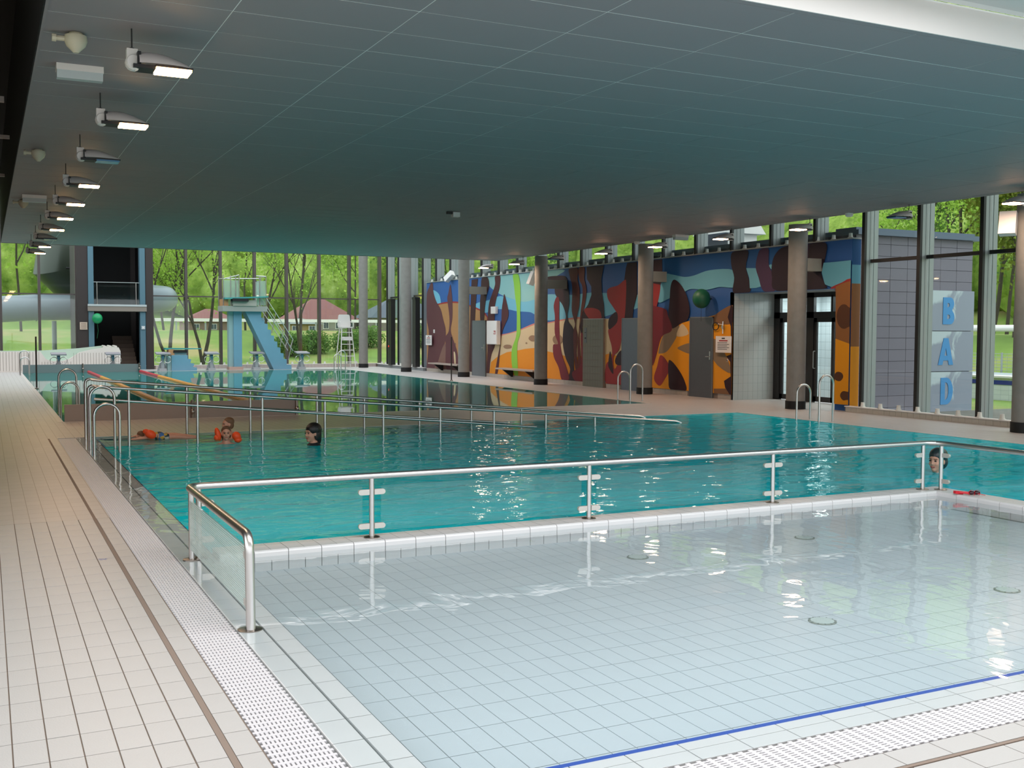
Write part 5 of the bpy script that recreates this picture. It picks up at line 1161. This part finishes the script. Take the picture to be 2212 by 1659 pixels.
# shrubs on the bank
for i, (x, y) in enumerate(((16.5,63),(18.2,64),(20.5,64.5),(22.3,66),(26,66),(28.5,67),(33,43))):
    t = thing('shrub', ['low green shrub on the bank left of the bare forked tree','low green shrub on the bank behind the forked tree','low green shrub on the bank below the red roof','round green shrub on the bank left of the white chair','low shrub on the bank behind the corner column','low shrub on the bank right of the corner column','round green shrub on the bank beyond the outdoor pool'][i], 'shrub', (x, y, gh(x,y)), 0, 'shrubs on the bank')
    MB().tube([(0,0,0),(.1,0,.6)], .04, 5).build('stem', M['bark'], t); f = quad_obj('foliage', quads(crown((0,0,.7), (1.2,.9,.8), 2200, .2), .07, .7), LM[1 if i < 6 else 0], t); f['kind'] = 'stuff'
# houses
roofred = mat('red roof tiles', (140,92,88), .8, noise=.08, nscale=2); roofgrey = mat('slate grey roof', (84,96,106), .7, noise=.08, nscale=1)
housew = mat('pale house wall', (164,158,150), .8); housep = mat('pinkish house wall', (150,124,112), .8); winm = mat('dark window glass', (70,84,92), .2)
def house(x, y, W, Dp, H, R, wall, roof, label, nw=4, rz=0, s=.4):
    t = thing('house', label, 'house', (x, y, gh(x, y)-.2), rz, None)
    MB().box(-W/2,W/2,-Dp/2,Dp/2,0,H).build('walls', wall, t)
    b = MB(); e = .3; b.add([(-W/2-e,-Dp/2-e,H),(W/2+e,-Dp/2-e,H),(W/2+e,Dp/2+e,H),(-W/2-e,Dp/2+e,H),(-W/2+Dp*.45,0,H+R),(W/2-Dp*.45,0,H+R)], [(0,1,5,4),(1,2,5),(2,3,4,5),(3,0,4),(0,3,2,1)]); b.build('roof', roof, t)
    for k in range(nw):
        xx = -W/2 + W*(k+.5)/nw
        f = MB(); f.box(xx-.65*s,xx+.65*s,-Dp/2-.06,-Dp/2,H*.28,H*.82); w_ = f.build('window', M['white'], t)
        g = MB(); g.box(xx-.5*s,xx-.05*s,-Dp/2-.09,-Dp/2-.05,H*.34,H*.76); g.box(xx+.05*s,xx+.5*s,-Dp/2-.09,-Dp/2-.05,H*.34,H*.76); g.build('pane', winm, w_)
    return t
house(17.0, 92, 4.2, 4, .9, 1.1, housep, roofred, 'low house with a red hipped roof outside, left of the diving tower', 3)
house(27.3, 95, 5.6, 5, 1.2, 1.9, housew, roofred, 'larger pale house with a red hipped roof outside, behind the slanting tree', 5)
house(34.2, 92, 7.0, 5, 1.35, 1.7, mat('warm grey roofed wall', (140,132,124), .8), roofgrey, 'long pale house with a slate grey roof and white windows outside, left of the mural', 7)
house(21.8, 81, 2.6, 2.4, .7, .45, mat('ochre wall', (160,140,86), .8), mat('pale flat roof', (140,146,142), .7), 'small yellowish shed with a pale roof outside behind the stairs', 2)
b = MB(); b.box(-40, 60, -42, -4, -.3, .0); struct('unseen_bounce_slab', b, mat('neutral bounce slab', (170,166,160), .9))  # unseen slab added so light bounced in from behind stays neutral
# white road rail
t = thing('road_rail', 'long white guard rail along the road outside the far windows', 'rail', (8, 77, gh(8,77)))
MB().box(0, 32, -.05, .05, .62, .84).build('beam', M['white'], t)
for k in range(17): MB().box(2*k-.05, 2*k+.05, .05, .15, -.1, .8).build('post', M['alu'], t)
# outdoor pool wall, terrace, rail and fence at the right
t = thing('outdoor_pool', 'white tiled outdoor pool wall with a dark blue band outside the right windows', 'pool', (24.2, 10, -.15))
MB().box(0,.4,0,20,0,.60).build('pool_wall', tile_mat('outdoor tile', (234,234,238), (180,186,196), .25, .125, 'yz', (0,0), .35, .006), t)
MB().box(-.012,0,0,20,.42,.53).build('blue_band', mat('ultramarine tiles', (52,66,150), .4), t)
MB().box(-.06,.5,0,20,.60,.65).build('rim', M['white'], t)
MB().box(.4,5.5,0,20,.1,.5).build('basin_floor', mat('grey basin', (170,176,178), .7), t)
b = MB(); b.box(16.6, 24.2, -4, 16.8, -.19, -.1); tr3 = struct('terrace', b, mat('weathered terrace', (118,114,106), .9, noise=.15, nscale=2))
t = thing('pipe_rail', 'long white pipe rail outside at eye level beyond the outdoor pool', 'rail', (31, 12, gh(31,12)))
MB().tube([(0,0,1.95),(0,26,1.95)], .12, 10).build('pipe', M['white'], t)
for k in range(8): MB().tube([(0,.5+3.6*k,-.1),(0,.5+3.6*k,1.95)], .04, 6).build('post', M['alu'], t)
t = thing('wire_fence', 'grey wire fence panels outside beyond the outdoor pool', 'fence', (29.8, 12, gh(29.8,12)))
for k in range(11):
    p_ = MB().tube([(0,2.4*k,-.1),(0,2.4*k,1.15)], .035, 6).build('post', M['alu'], t)
wf = MB()
for k in range(10): wf.tube([(0,0,.12+.11*k),(0,24,.12+.11*k)], .008, 4)
for k in range(120): wf.tube([(0,.2*k,.1),(0,.2*k,1.12)], .006, 4)
wf.build('wire_mesh', M['alu'], t)
# tiled block outside (continuation of the mural block)
tb_ = thing('tiled_block', 'grey-violet tiled outdoor block with a metal-edged flat roof beside the lettered panels', 'building', (16.5, 16.9, 0))
MB().box(.02,3.45,.03,.078,-.3,3.70).box(3.35,3.45,.03,23.5,-.3,3.7).box(-.1,3.45,.03,23.5,3.62,3.7).box(.02,3.4,23.4,23.5,-.3,3.7).build('core', mat('dark joint', (74,70,80), .9), tb_)
tlm = MB().box(-.246,.246,-.028,0,-.121,.121).mesh('tile', mat('grey-violet facade tile', (126,120,132), .55, noise=.05, nscale=1.5))
for i in range(7):
    for j in range(16):
        inst('tile', tlm, (.2+.5*i-.0, .03+random.uniform(0,.003), -.1+.25*j), tb_)
fl_ = MB(); fl_.box(-.1,3.62,-.12,23.5,3.70,3.80); fl_.box(-.05,3.5,.0,.6,3.80,3.86); fl_.build('roof_flashing', mat('blue-grey flashing', (96,108,126), .45, .3), tb_)
t = thing('roof_box', 'small white roof box outside above the mural', 'box', (18.8, 24.2, 3.8)); MB().box(-.5,.5,-.6,.6,0,.55).build('case', M['white'], t); MB().prism([(-.7,.55),(.7,.55),(.5,.8),(-.5,.8)], 1.5, lambda u, v, k: (u, k-.75, v)).build('hood', M['white'], t)
# B A D panels
def glyph(ch):
    if ch == 'B':
        o = [(0,0),(.36,0)] + [(.36+.20*math.sin(a), .25-.25*math.cos(a)) for a in [PI*k/10 for k in range(1,9)]] + [(.44,.50)] + [(.34+.19*math.sin(a), .73-.23*math.cos(a)) for a in [PI*k/10 for k in range(2,10)]] + [(.34,.96),(0,.96)]
        h1 = [(.20,.19),(.29,.19),(.34,.23),(.34,.31),(.29,.35),(.20,.35)]; h2 = [(.20,.61),(.27,.61),(.315,.65),(.315,.72),(.27,.76),(.20,.76)]
        return o, [h1, h2]
    if ch == 'A': return [(-.03,0),(.18,0),(.225,.16),(.455,.16),(.50,0),(.71,0),(.45,.96),(.23,.96)], [[(.275,.33),(.405,.33),(.34,.60)]]
    o = [(0,0),(.30,0)] + [(.28+.32*math.sin(a), .48-.48*math.cos(a)) for a in [PI*k/12 for k in range(1,12)]] + [(.30,.96),(0,.96)]
    h = [(.21,.17),(.27,.17)] + [(.26+.125*math.sin(a), .48-.31*math.cos(a)) for a in [PI*k/10 for k in range(1,10)]] + [(.27,.79),(.21,.79)]
    return o, [h]
lblue = mat('letter blue', (74,148,206), .5)
pmat = bpy.data.materials.new('printed mountain panel'); pmat.use_nodes = True; nt = pmat.node_tree; bs = nt.nodes['Principled BSDF']; bs.inputs['Roughness'].default_value = .4
tc = nt.nodes.new('ShaderNodeTexCoord'); n1 = nt.nodes.new('ShaderNodeTexNoise'); n1.inputs['Scale'].default_value = 1.8; n1.inputs['Detail'].default_value = 6; n1.inputs['Distortion'].default_value = .8
nt.links.new(tc.outputs['Object'], n1.inputs['Vector']); sp = nt.nodes.new('ShaderNodeSeparateXYZ'); nt.links.new(tc.outputs['Object'], sp.inputs[0])
a1 = nt.nodes.new('ShaderNodeMath'); a1.operation = 'MULTIPLY_ADD'; a1.inputs[1].default_value = .55; a1.inputs[2].default_value = -.32; nt.links.new(sp.outputs['Z'], a1.inputs[0])
a2 = nt.nodes.new('ShaderNodeMath'); a2.operation = 'ADD'; nt.links.new(a1.outputs[0], a2.inputs[0]); nt.links.new(n1.outputs['Fac'], a2.inputs[1])
a3 = nt.nodes.new('ShaderNodeMath'); a3.operation = 'MULTIPLY_ADD'; a3.inputs[1].default_value = -.18; nt.links.new(sp.outputs['X'], a3.inputs[0]); nt.links.new(a2.outputs[0], a3.inputs[2])
cr = nt.nodes.new('ShaderNodeValToRGB'); cr.color_ramp.elements[0].position = .36; cr.color_ramp.elements[0].color = (*lin((150,156,170)), 1); cr.color_ramp.elements[1].position = .44; cr.color_ramp.elements[1].color = (*lin((194,206,210)), 1)
nt.links.new(a3.outputs[0], cr.inputs[0]); nt.links.new(cr.outputs[0], bs.inputs['Base Color'])
for ch, z0, z1, lab in (('B',1.69,2.58,'upper pale panel with the blue letter B on the outdoor tiled block'), ('A',.79,1.68,'middle pale panel with the blue letter A on the outdoor tiled block'), ('D',-.11,.78,'lowest pale panel with the blue letter D on the outdoor tiled block')):
    t = thing('letter_panel', lab, 'sign', (18.46, 16.84, z0), 0, None)
    MB().box(0,1.50,0,.03,0,z1-z0-.005).build('panel', pmat, t)
    o, hs = glyph(ch); S = .62; ox = {'B':.52,'A':.42,'D':.50}[ch]; oz = .14 if ch != 'D' else .16
    loops = [o]+hs; tri = tessellate_polygon([[Vector((a, b_, 0)) for a, b_ in L] for L in loops]); allp = [p for L in loops for p in L]
    g = MB(); nn = len(allp); f3 = lambda k: [(ox+a*S*1.02, k, oz+b_*S) for a, b_ in allp]
    g.add(f3(-.012)+f3(-.001), [tuple(q) for q in tri] + [tuple(i+nn for i in q)[::-1] for q in tri])
    base = 0
    for L in loops:
        for i in range(len(L)): j = (i+1) % len(L); g.add([f3(-.012)[base+i], f3(-.012)[base+j], f3(-.001)[base+j], f3(-.001)[base+i]], [(0,1,2,3)])
        base += len(L)
    g.build('letter', lblue, t)
# slide tubes outside
tube_m = mat('pale grey slide tube', (136,146,154), .35, noise=.05, nscale=1)
t = thing('water_slide_tube', 'big pale grey slide tube outside, running low behind the tower and turning right', 'slide', (0, 50, 0))
path = [(-5,0,1.9),(-2,.2,2.2),(0.6,.2,2.48),(2,.2,2.58),(3.4,.3,2.6)] + [(4.8,.8,2.7)] + [(6.6+1.0*math.sin(a), 1.9-1.3*math.cos(a), 2.95+.1*a) for a in [PI*k/10 for k in range(11)]] + [(5,3.3,3.5),(3,3.5,3.9)]
MB().tube(path, .56, 24, caps=False).build('tube', tube_m, t, smooth=True)
for k, p in enumerate(path[1:5]): MB().tube([(p[0]-.03,p[1],p[2]),(p[0]+.03,p[1],p[2])], .60, 24, caps=False).build('flange', tube_m, t, smooth=True)
for x in (-1.0, 2.7): MB().tube([(x,.2,-.3),(x,.2,2.0)], .1, 8).build('support', M['alu'], t)
t = thing('upper_slide_tube', 'wide dark-bottomed slide tube outside coming down steeply left of the stair tower', 'slide', (2.6, 50.7, 0))
MB().tube([(2.2,1.6,7.6),(1.2,1.2,6.4),(.45,.6,5.2),(.25,.4,4.3),(.9,.9,3.65),(2.4,1.4,3.5)], [.85,.9,.95,.95,.85,.7], 24, caps=False).build('tube', mat('grey green slide tube', (72,78,68), .45), t, smooth=True)
b = MB(); b.tube([(.9,-.6,4.6),(1.3,-.4,3.9)], .05, 6); b.tube([(.6,-.6,4.3),(1.6,-.4,4.25)], .05, 6); b.build('strut', M['alu_dark'], t)
# ================================================================== people
def merge_body(name, prims, m, parent, voxel=.011, smooth_it=3):
    """union of overlapping limbs and forms remeshed into one continuous surface"""
    b = MB()
    for p in prims: 
        if p[0] == 'e': b.ell(p[1], *p[2], 16, 10, rot=p[3] if len(p) > 3 else None)
        else: b.tube(p[1], p[2], 12); [b.ell(q, r_, r_, r_, 10, 8) for q, r_ in zip(p[1], p[2] if isinstance(p[2], list) else [p[2]]*len(p[1]))]
    me = b.mesh(name+'_raw', m); o = bpy.data.objects.new('tmp', me); COL.objects.link(o)
    r = o.modifiers.new('r', 'REMESH'); r.mode = 'VOXEL'; r.voxel_size = voxel; r.use_smooth_shade = True
    s = o.modifiers.new('s', 'SMOOTH'); s.iterations = smooth_it; s.factor = .5
    dg = bpy.context.evaluated_depsgraph_get(); dg.update(); res = bpy.data.meshes.new_from_object(o.evaluated_get(dg)); bpy.data.objects.remove(o)
    res.materials.clear(); res.materials.append(m); res.polygons.foreach_set('use_smooth', [True]*len(res.polygons))
    q = bpy.data.objects.new(name, res); COL.objects.link(q); q.parent = parent; return q
def head_prims(c, s=1.0):
    """head facing +y, centre c, s=1 for an adult (0.23 m high)"""
    x, y, z = c; P = []
    E = lambda dx, dy, dz, rx, ry, rz, rot=None: P.append(('e', (x+dx*s, y+dy*s, z+dz*s), (rx*s, ry*s, rz*s)) + ((rot,) if rot else ()))
    E(0,-.012,.03,.074,.092,.082); E(0,.02,-.03,.060,.066,.082); E(0,.052,-.088,.030,.030,.026)       # skull, face, chin
    E(0,.084,-.012,.012,.016,.026); E(0,.094,-.026,.014,.014,.011)                                      # nose
    E(-.076,-.006,-.01,.012,.02,.03); E(.076,-.006,-.01,.012,.02,.03)                                   # ears
    E(-.034,.062,-.03,.022,.02,.022); E(.034,.062,-.03,.022,.02,.022); E(0,.066,.034,.05,.02,.012)      # cheeks, brow
    P.append(('t', [(x, y-.02*s, z-.06*s), (x, y-.025*s, z-.16*s)], [.052*s, .056*s]))
    return P
def face_parts(t, c, s):
    x, y, z = c
    for sx in (-1, 1):
        MB().ell((x+sx*.031*s, y+.079*s, z+.006*s), .013*s, .008*s, .008*s, 10, 8).build('eye', M['eye'], t)
        MB().tube([(x+sx*.016*s, y+.088*s, z+.024*s), (x+sx*.048*s, y+.078*s, z+.026*s)], .004*s, 6).build('eyebrow', M['hair_brown'], t)
    MB().tube([(x-.024*s, y+.080*s, z-.060*s), (x, y+.088*s, z-.064*s), (x+.024*s, y+.080*s, z-.060*s)], .006*s, 6).build('mouth', M['lips'], t)
def hair_cap(t, c, s, m, long=0, name='hair', bulk=1.0):
    x, y, z = c; P = [('e', (x, y-.030*s, z+.052*s), (.082*s*bulk, .096*s*bulk, .080*s*bulk)), ('e', (x, y-.055*s, z-.01*s), (.078*s*bulk, .062*s*bulk, .08*s*bulk))]
    if long: P += [('t', [(x, y-.07*s, z), (x+.01*s, y-.085*s, z-.10*s), (x, y-.08*s, z-.10*s-long)], [.066*s, .058*s, .03*s]), ('e', (x-.066*s, y-.03*s, z-.02*s), (.02*s,.04*s,.07*s)), ('e', (x+.066*s, y-.03*s, z-.02*s), (.02*s,.04*s,.07*s))]
    return merge_body(name, P, m, t, .008*max(s,.8), 2)
def hand(P, w, d, s=1.0, up=(0,0,1)):
    """palm and five bent fingers reaching along d"""
    w = Vector(w); d = Vector(d).normalized(); side = d.cross(Vector(up)).normalized(); u = side.cross(d)
    P.append(('e', tuple(w + d*.045*s), (.036*s, .036*s, .018*s)))
    for k, L in enumerate((.070,.082,.076,.058)):
        b0 = w + d*.075*s + side*(k-1.5)*.020*s; P.append(('t', [tuple(b0), tuple(b0+d*L*.5*s-u*.004*s), tuple(b0+d*L*.93*s-u*.016*s)], [.0095*s, .0088*s, .0075*s]))
    b0 = w + d*.03*s - side*.03*s; P.append(('t', [tuple(b0), tuple(b0-side*.022*s+d*.025*s), tuple(b0-side*.028*s+d*.055*s-u*.008*s)], [.012*s,.0105*s,.009*s]))
def swimmer(label, loc, rz, s, hair, long=0, head_z=.15, pitch=0, arms='side', kind='person', bulk=1.0, headrot=0):
    t = thing('person', label, kind, loc, rz, None)
    P = head_prims((0, 0, head_z), s)
    sh = head_z - .20*s
    P += [('t', [(0,-.03*s,sh+.03*s),(0,-.03*s,sh-.06*s),(0,-.03*s,sh-.32*s),(0,-.03*s,sh-.52*s)], [.075*s,.115*s,.115*s,.13*s]),
          ('t', [(-.17*s,-.03*s,sh-.03*s),(0,-.03*s,sh),(.17*s,-.03*s,sh-.03*s)], [.052*s,.06*s,.052*s])]
    for sx in (-1, 1):
        if arms == 'side': a = [(sx*.18*s,-.02*s,sh-.05*s),(sx*.40*s,.10*s,sh-.10*s),(sx*.46*s,.34*s,sh-.08*s)]
        elif arms == 'fwd': a = [(sx*.18*s,-.02*s,sh-.05*s),(sx*.24*s,.22*s,sh-.10*s),(sx*.14*s,.46*s,sh-.07*s)]
        P.append(('t', a, [.046*s,.036*s,.024*s])); hand(P, a[-1], Vector(a[-1])-Vector(a[-2]), s)
        P.append(('t', [(sx*.09*s,-.03*s,sh-.55*s),(sx*.13*s,.12*s,sh-.92*s),(sx*.12*s,-.2*s,sh-1.2*s)], [.085*s,.055*s,.035*s]))
    merge_body('body', P, M['skin'], t, .010*max(s,.75), 3)
    face_parts(t, (0,0,head_z), s)
    return t
# woman with dark hair, facing left
t = swimmer('woman with short dark hair and dark swimwear standing in the middle pool, facing left', (4.17, 14.85, 0), PI/2+.35, 1.08, None, head_z=.17, arms='side')
hair_cap(t, (0,0,.17), 1.12, M['hair_dark'], .06, bulk=1.13)
merge_body('swimsuit', [('t', [(0,-.035,-.07),(0,-.035,-.3),(0,-.035,-.5)], [.128,.128,.14]), ('t', [(-.1,-.03,-.05),(-.1,-.04,-.12)], [.05,.06]), ('t', [(.1,-.03,-.05),(.1,-.04,-.12)], [.05,.06])], M['swimdark'], t, .012)
# swimmer in a dark cap behind the barrier posts
t = swimmer('swimmer in a dark grey-green cap behind the right barrier posts, facing left', (10.05, 8.95, 0), PI/2+.2, 1.12, None, head_z=.135, arms='fwd')
capm = mat('dark swim cap', (34,46,48), .35)
hair_cap(t, (0,0,.135), 1.15, capm, 0, 'swim_cap', 1.1)
# girl with orange armbands
t = swimmer('smiling girl in the water with orange armbands on both arms, facing the camera', (3.10, 15.55, 0), PI-.15, .84, None, head_z=.15, arms='fwd')
hair_cap(t, (0,0,.15), .84, M['hair_brown'], .02)
for sx, dx, dz, ry, rx_, rz_ in ((-1,.145,.105,.5,.062,.07),(1,.115,.14,.25,.042,.10)):
    b = MB(); b.ell((sx*dx,-.01,dz), rx_, .06, rz_, 18, 12, rot=(0,ry,0)); b.ell((sx*(dx+.02),.0,dz-.05), rx_*.9, .055, .045, 16, 10); b.build('armband', M['orange'], t, smooth=True)
# boy behind
t = swimmer('boy with short light brown hair behind the girl with armbands, looking left', (3.30, 16.45, 0), PI/2+.2, .86, None, head_z=.20, arms='fwd')
hair_cap(t, (0,0,.20), .86, M['hair_fair'], 0)
# child lying on the ramp
t = thing('person', 'child in patterned shorts lying flat on the ramp with an orange armband', 'person', (1.98, 16.72, .015)); t.scale = (.66, .8, .75)
P = head_prims((0,0,0), .78)
P = [('e', (.14,.06,.05), (.085,.07,.085)), ('e', (.05,.05,.03), (.03,.03,.03)),
     ('t', [(.24,.04,.03),(.36,.03,.02),(.46,.03,.015),(.54,.03,.02)], [.055,.085,.08,.085]),
     ('t', [(.34,-.09,.03),(.16,-.16,.02),(-.06,-.15,.0)], [.038,.030,.022]), ('t', [(.34,.14,.03),(.20,.20,.04),(.02,.20,.02)], [.038,.03,.022]),
     ('t', [(.54,-.05,.02),(.92,-.08,.01),(1.32,-.09,-.03)], [.068,.045,.03]), ('t', [(.54,.10,.02),(.92,.12,.03),(1.34,.12,-.02)], [.068,.045,.03]),
     ('e', (1.37,-.09,-.03), (.07,.03,.025)), ('e', (1.39,.12,-.02), (.07,.03,.025))]
hand(P, (-.06,-.15,0), (-1,.05,0), .7); hand(P, (.02,.20,.02), (-1,.1,0), .7)
merge_body('body', P, M['skin'], t, .009, 3)
merge_body('hair', [('e', (.15,.06,.075), (.09,.078,.072)), ('e', (.18,.06,.04), (.07,.075,.06))], M['hair_fair'], t, .009)
b = MB(); b.ell((.32,-.17,.09), .13, .06, .085, 18, 12, rot=(0,.35,0)); b.ell((.22,-.17,.15), .07, .035, .05, 12, 8); b.build('armband', M['orange'], t, smooth=True)
shm = bpy.data.materials.new('patterned shorts'); shm.use_nodes = True; nt = shm.node_tree; bs = nt.nodes['Principled BSDF']
vo = nt.nodes.new('ShaderNodeTexVoronoi'); vo.inputs['Scale'].default_value = 14; tc = nt.nodes.new('ShaderNodeTexCoord'); nt.links.new(tc.outputs['Object'], vo.inputs['Vector'])
cr = nt.nodes.new('ShaderNodeValToRGB'); cr.color_ramp.interpolation = 'CONSTANT'; cr.color_ramp.elements[0].color = (*lin((200,160,60)), 1); cr.color_ramp.elements[1].position = .75; cr.color_ramp.elements[1].color = (*lin((60,110,170)), 1)
e_ = cr.color_ramp.elements.new(.35); e_.color = (*lin((40,60,60)), 1); e_ = cr.color_ramp.elements.new(.55); e_.color = (*lin((190,190,180)), 1)
sc_ = nt.nodes.new('ShaderNodeSeparateColor'); nt.links.new(vo.outputs['Color'], sc_.inputs[0]); nt.links.new(sc_.outputs[0], cr.inputs[0]); nt.links.new(cr.outputs[0], bs.inputs['Base Color'])
merge_body('swim_shorts', [('t', [(.46,.03,.02),(.56,.03,.022)], [.094,.098]), ('t', [(.56,-.05,.02),(.70,-.07,.015)], [.082,.068]), ('t', [(.56,.10,.02),(.70,.115,.025)], [.082,.068])], shm, t, .01)
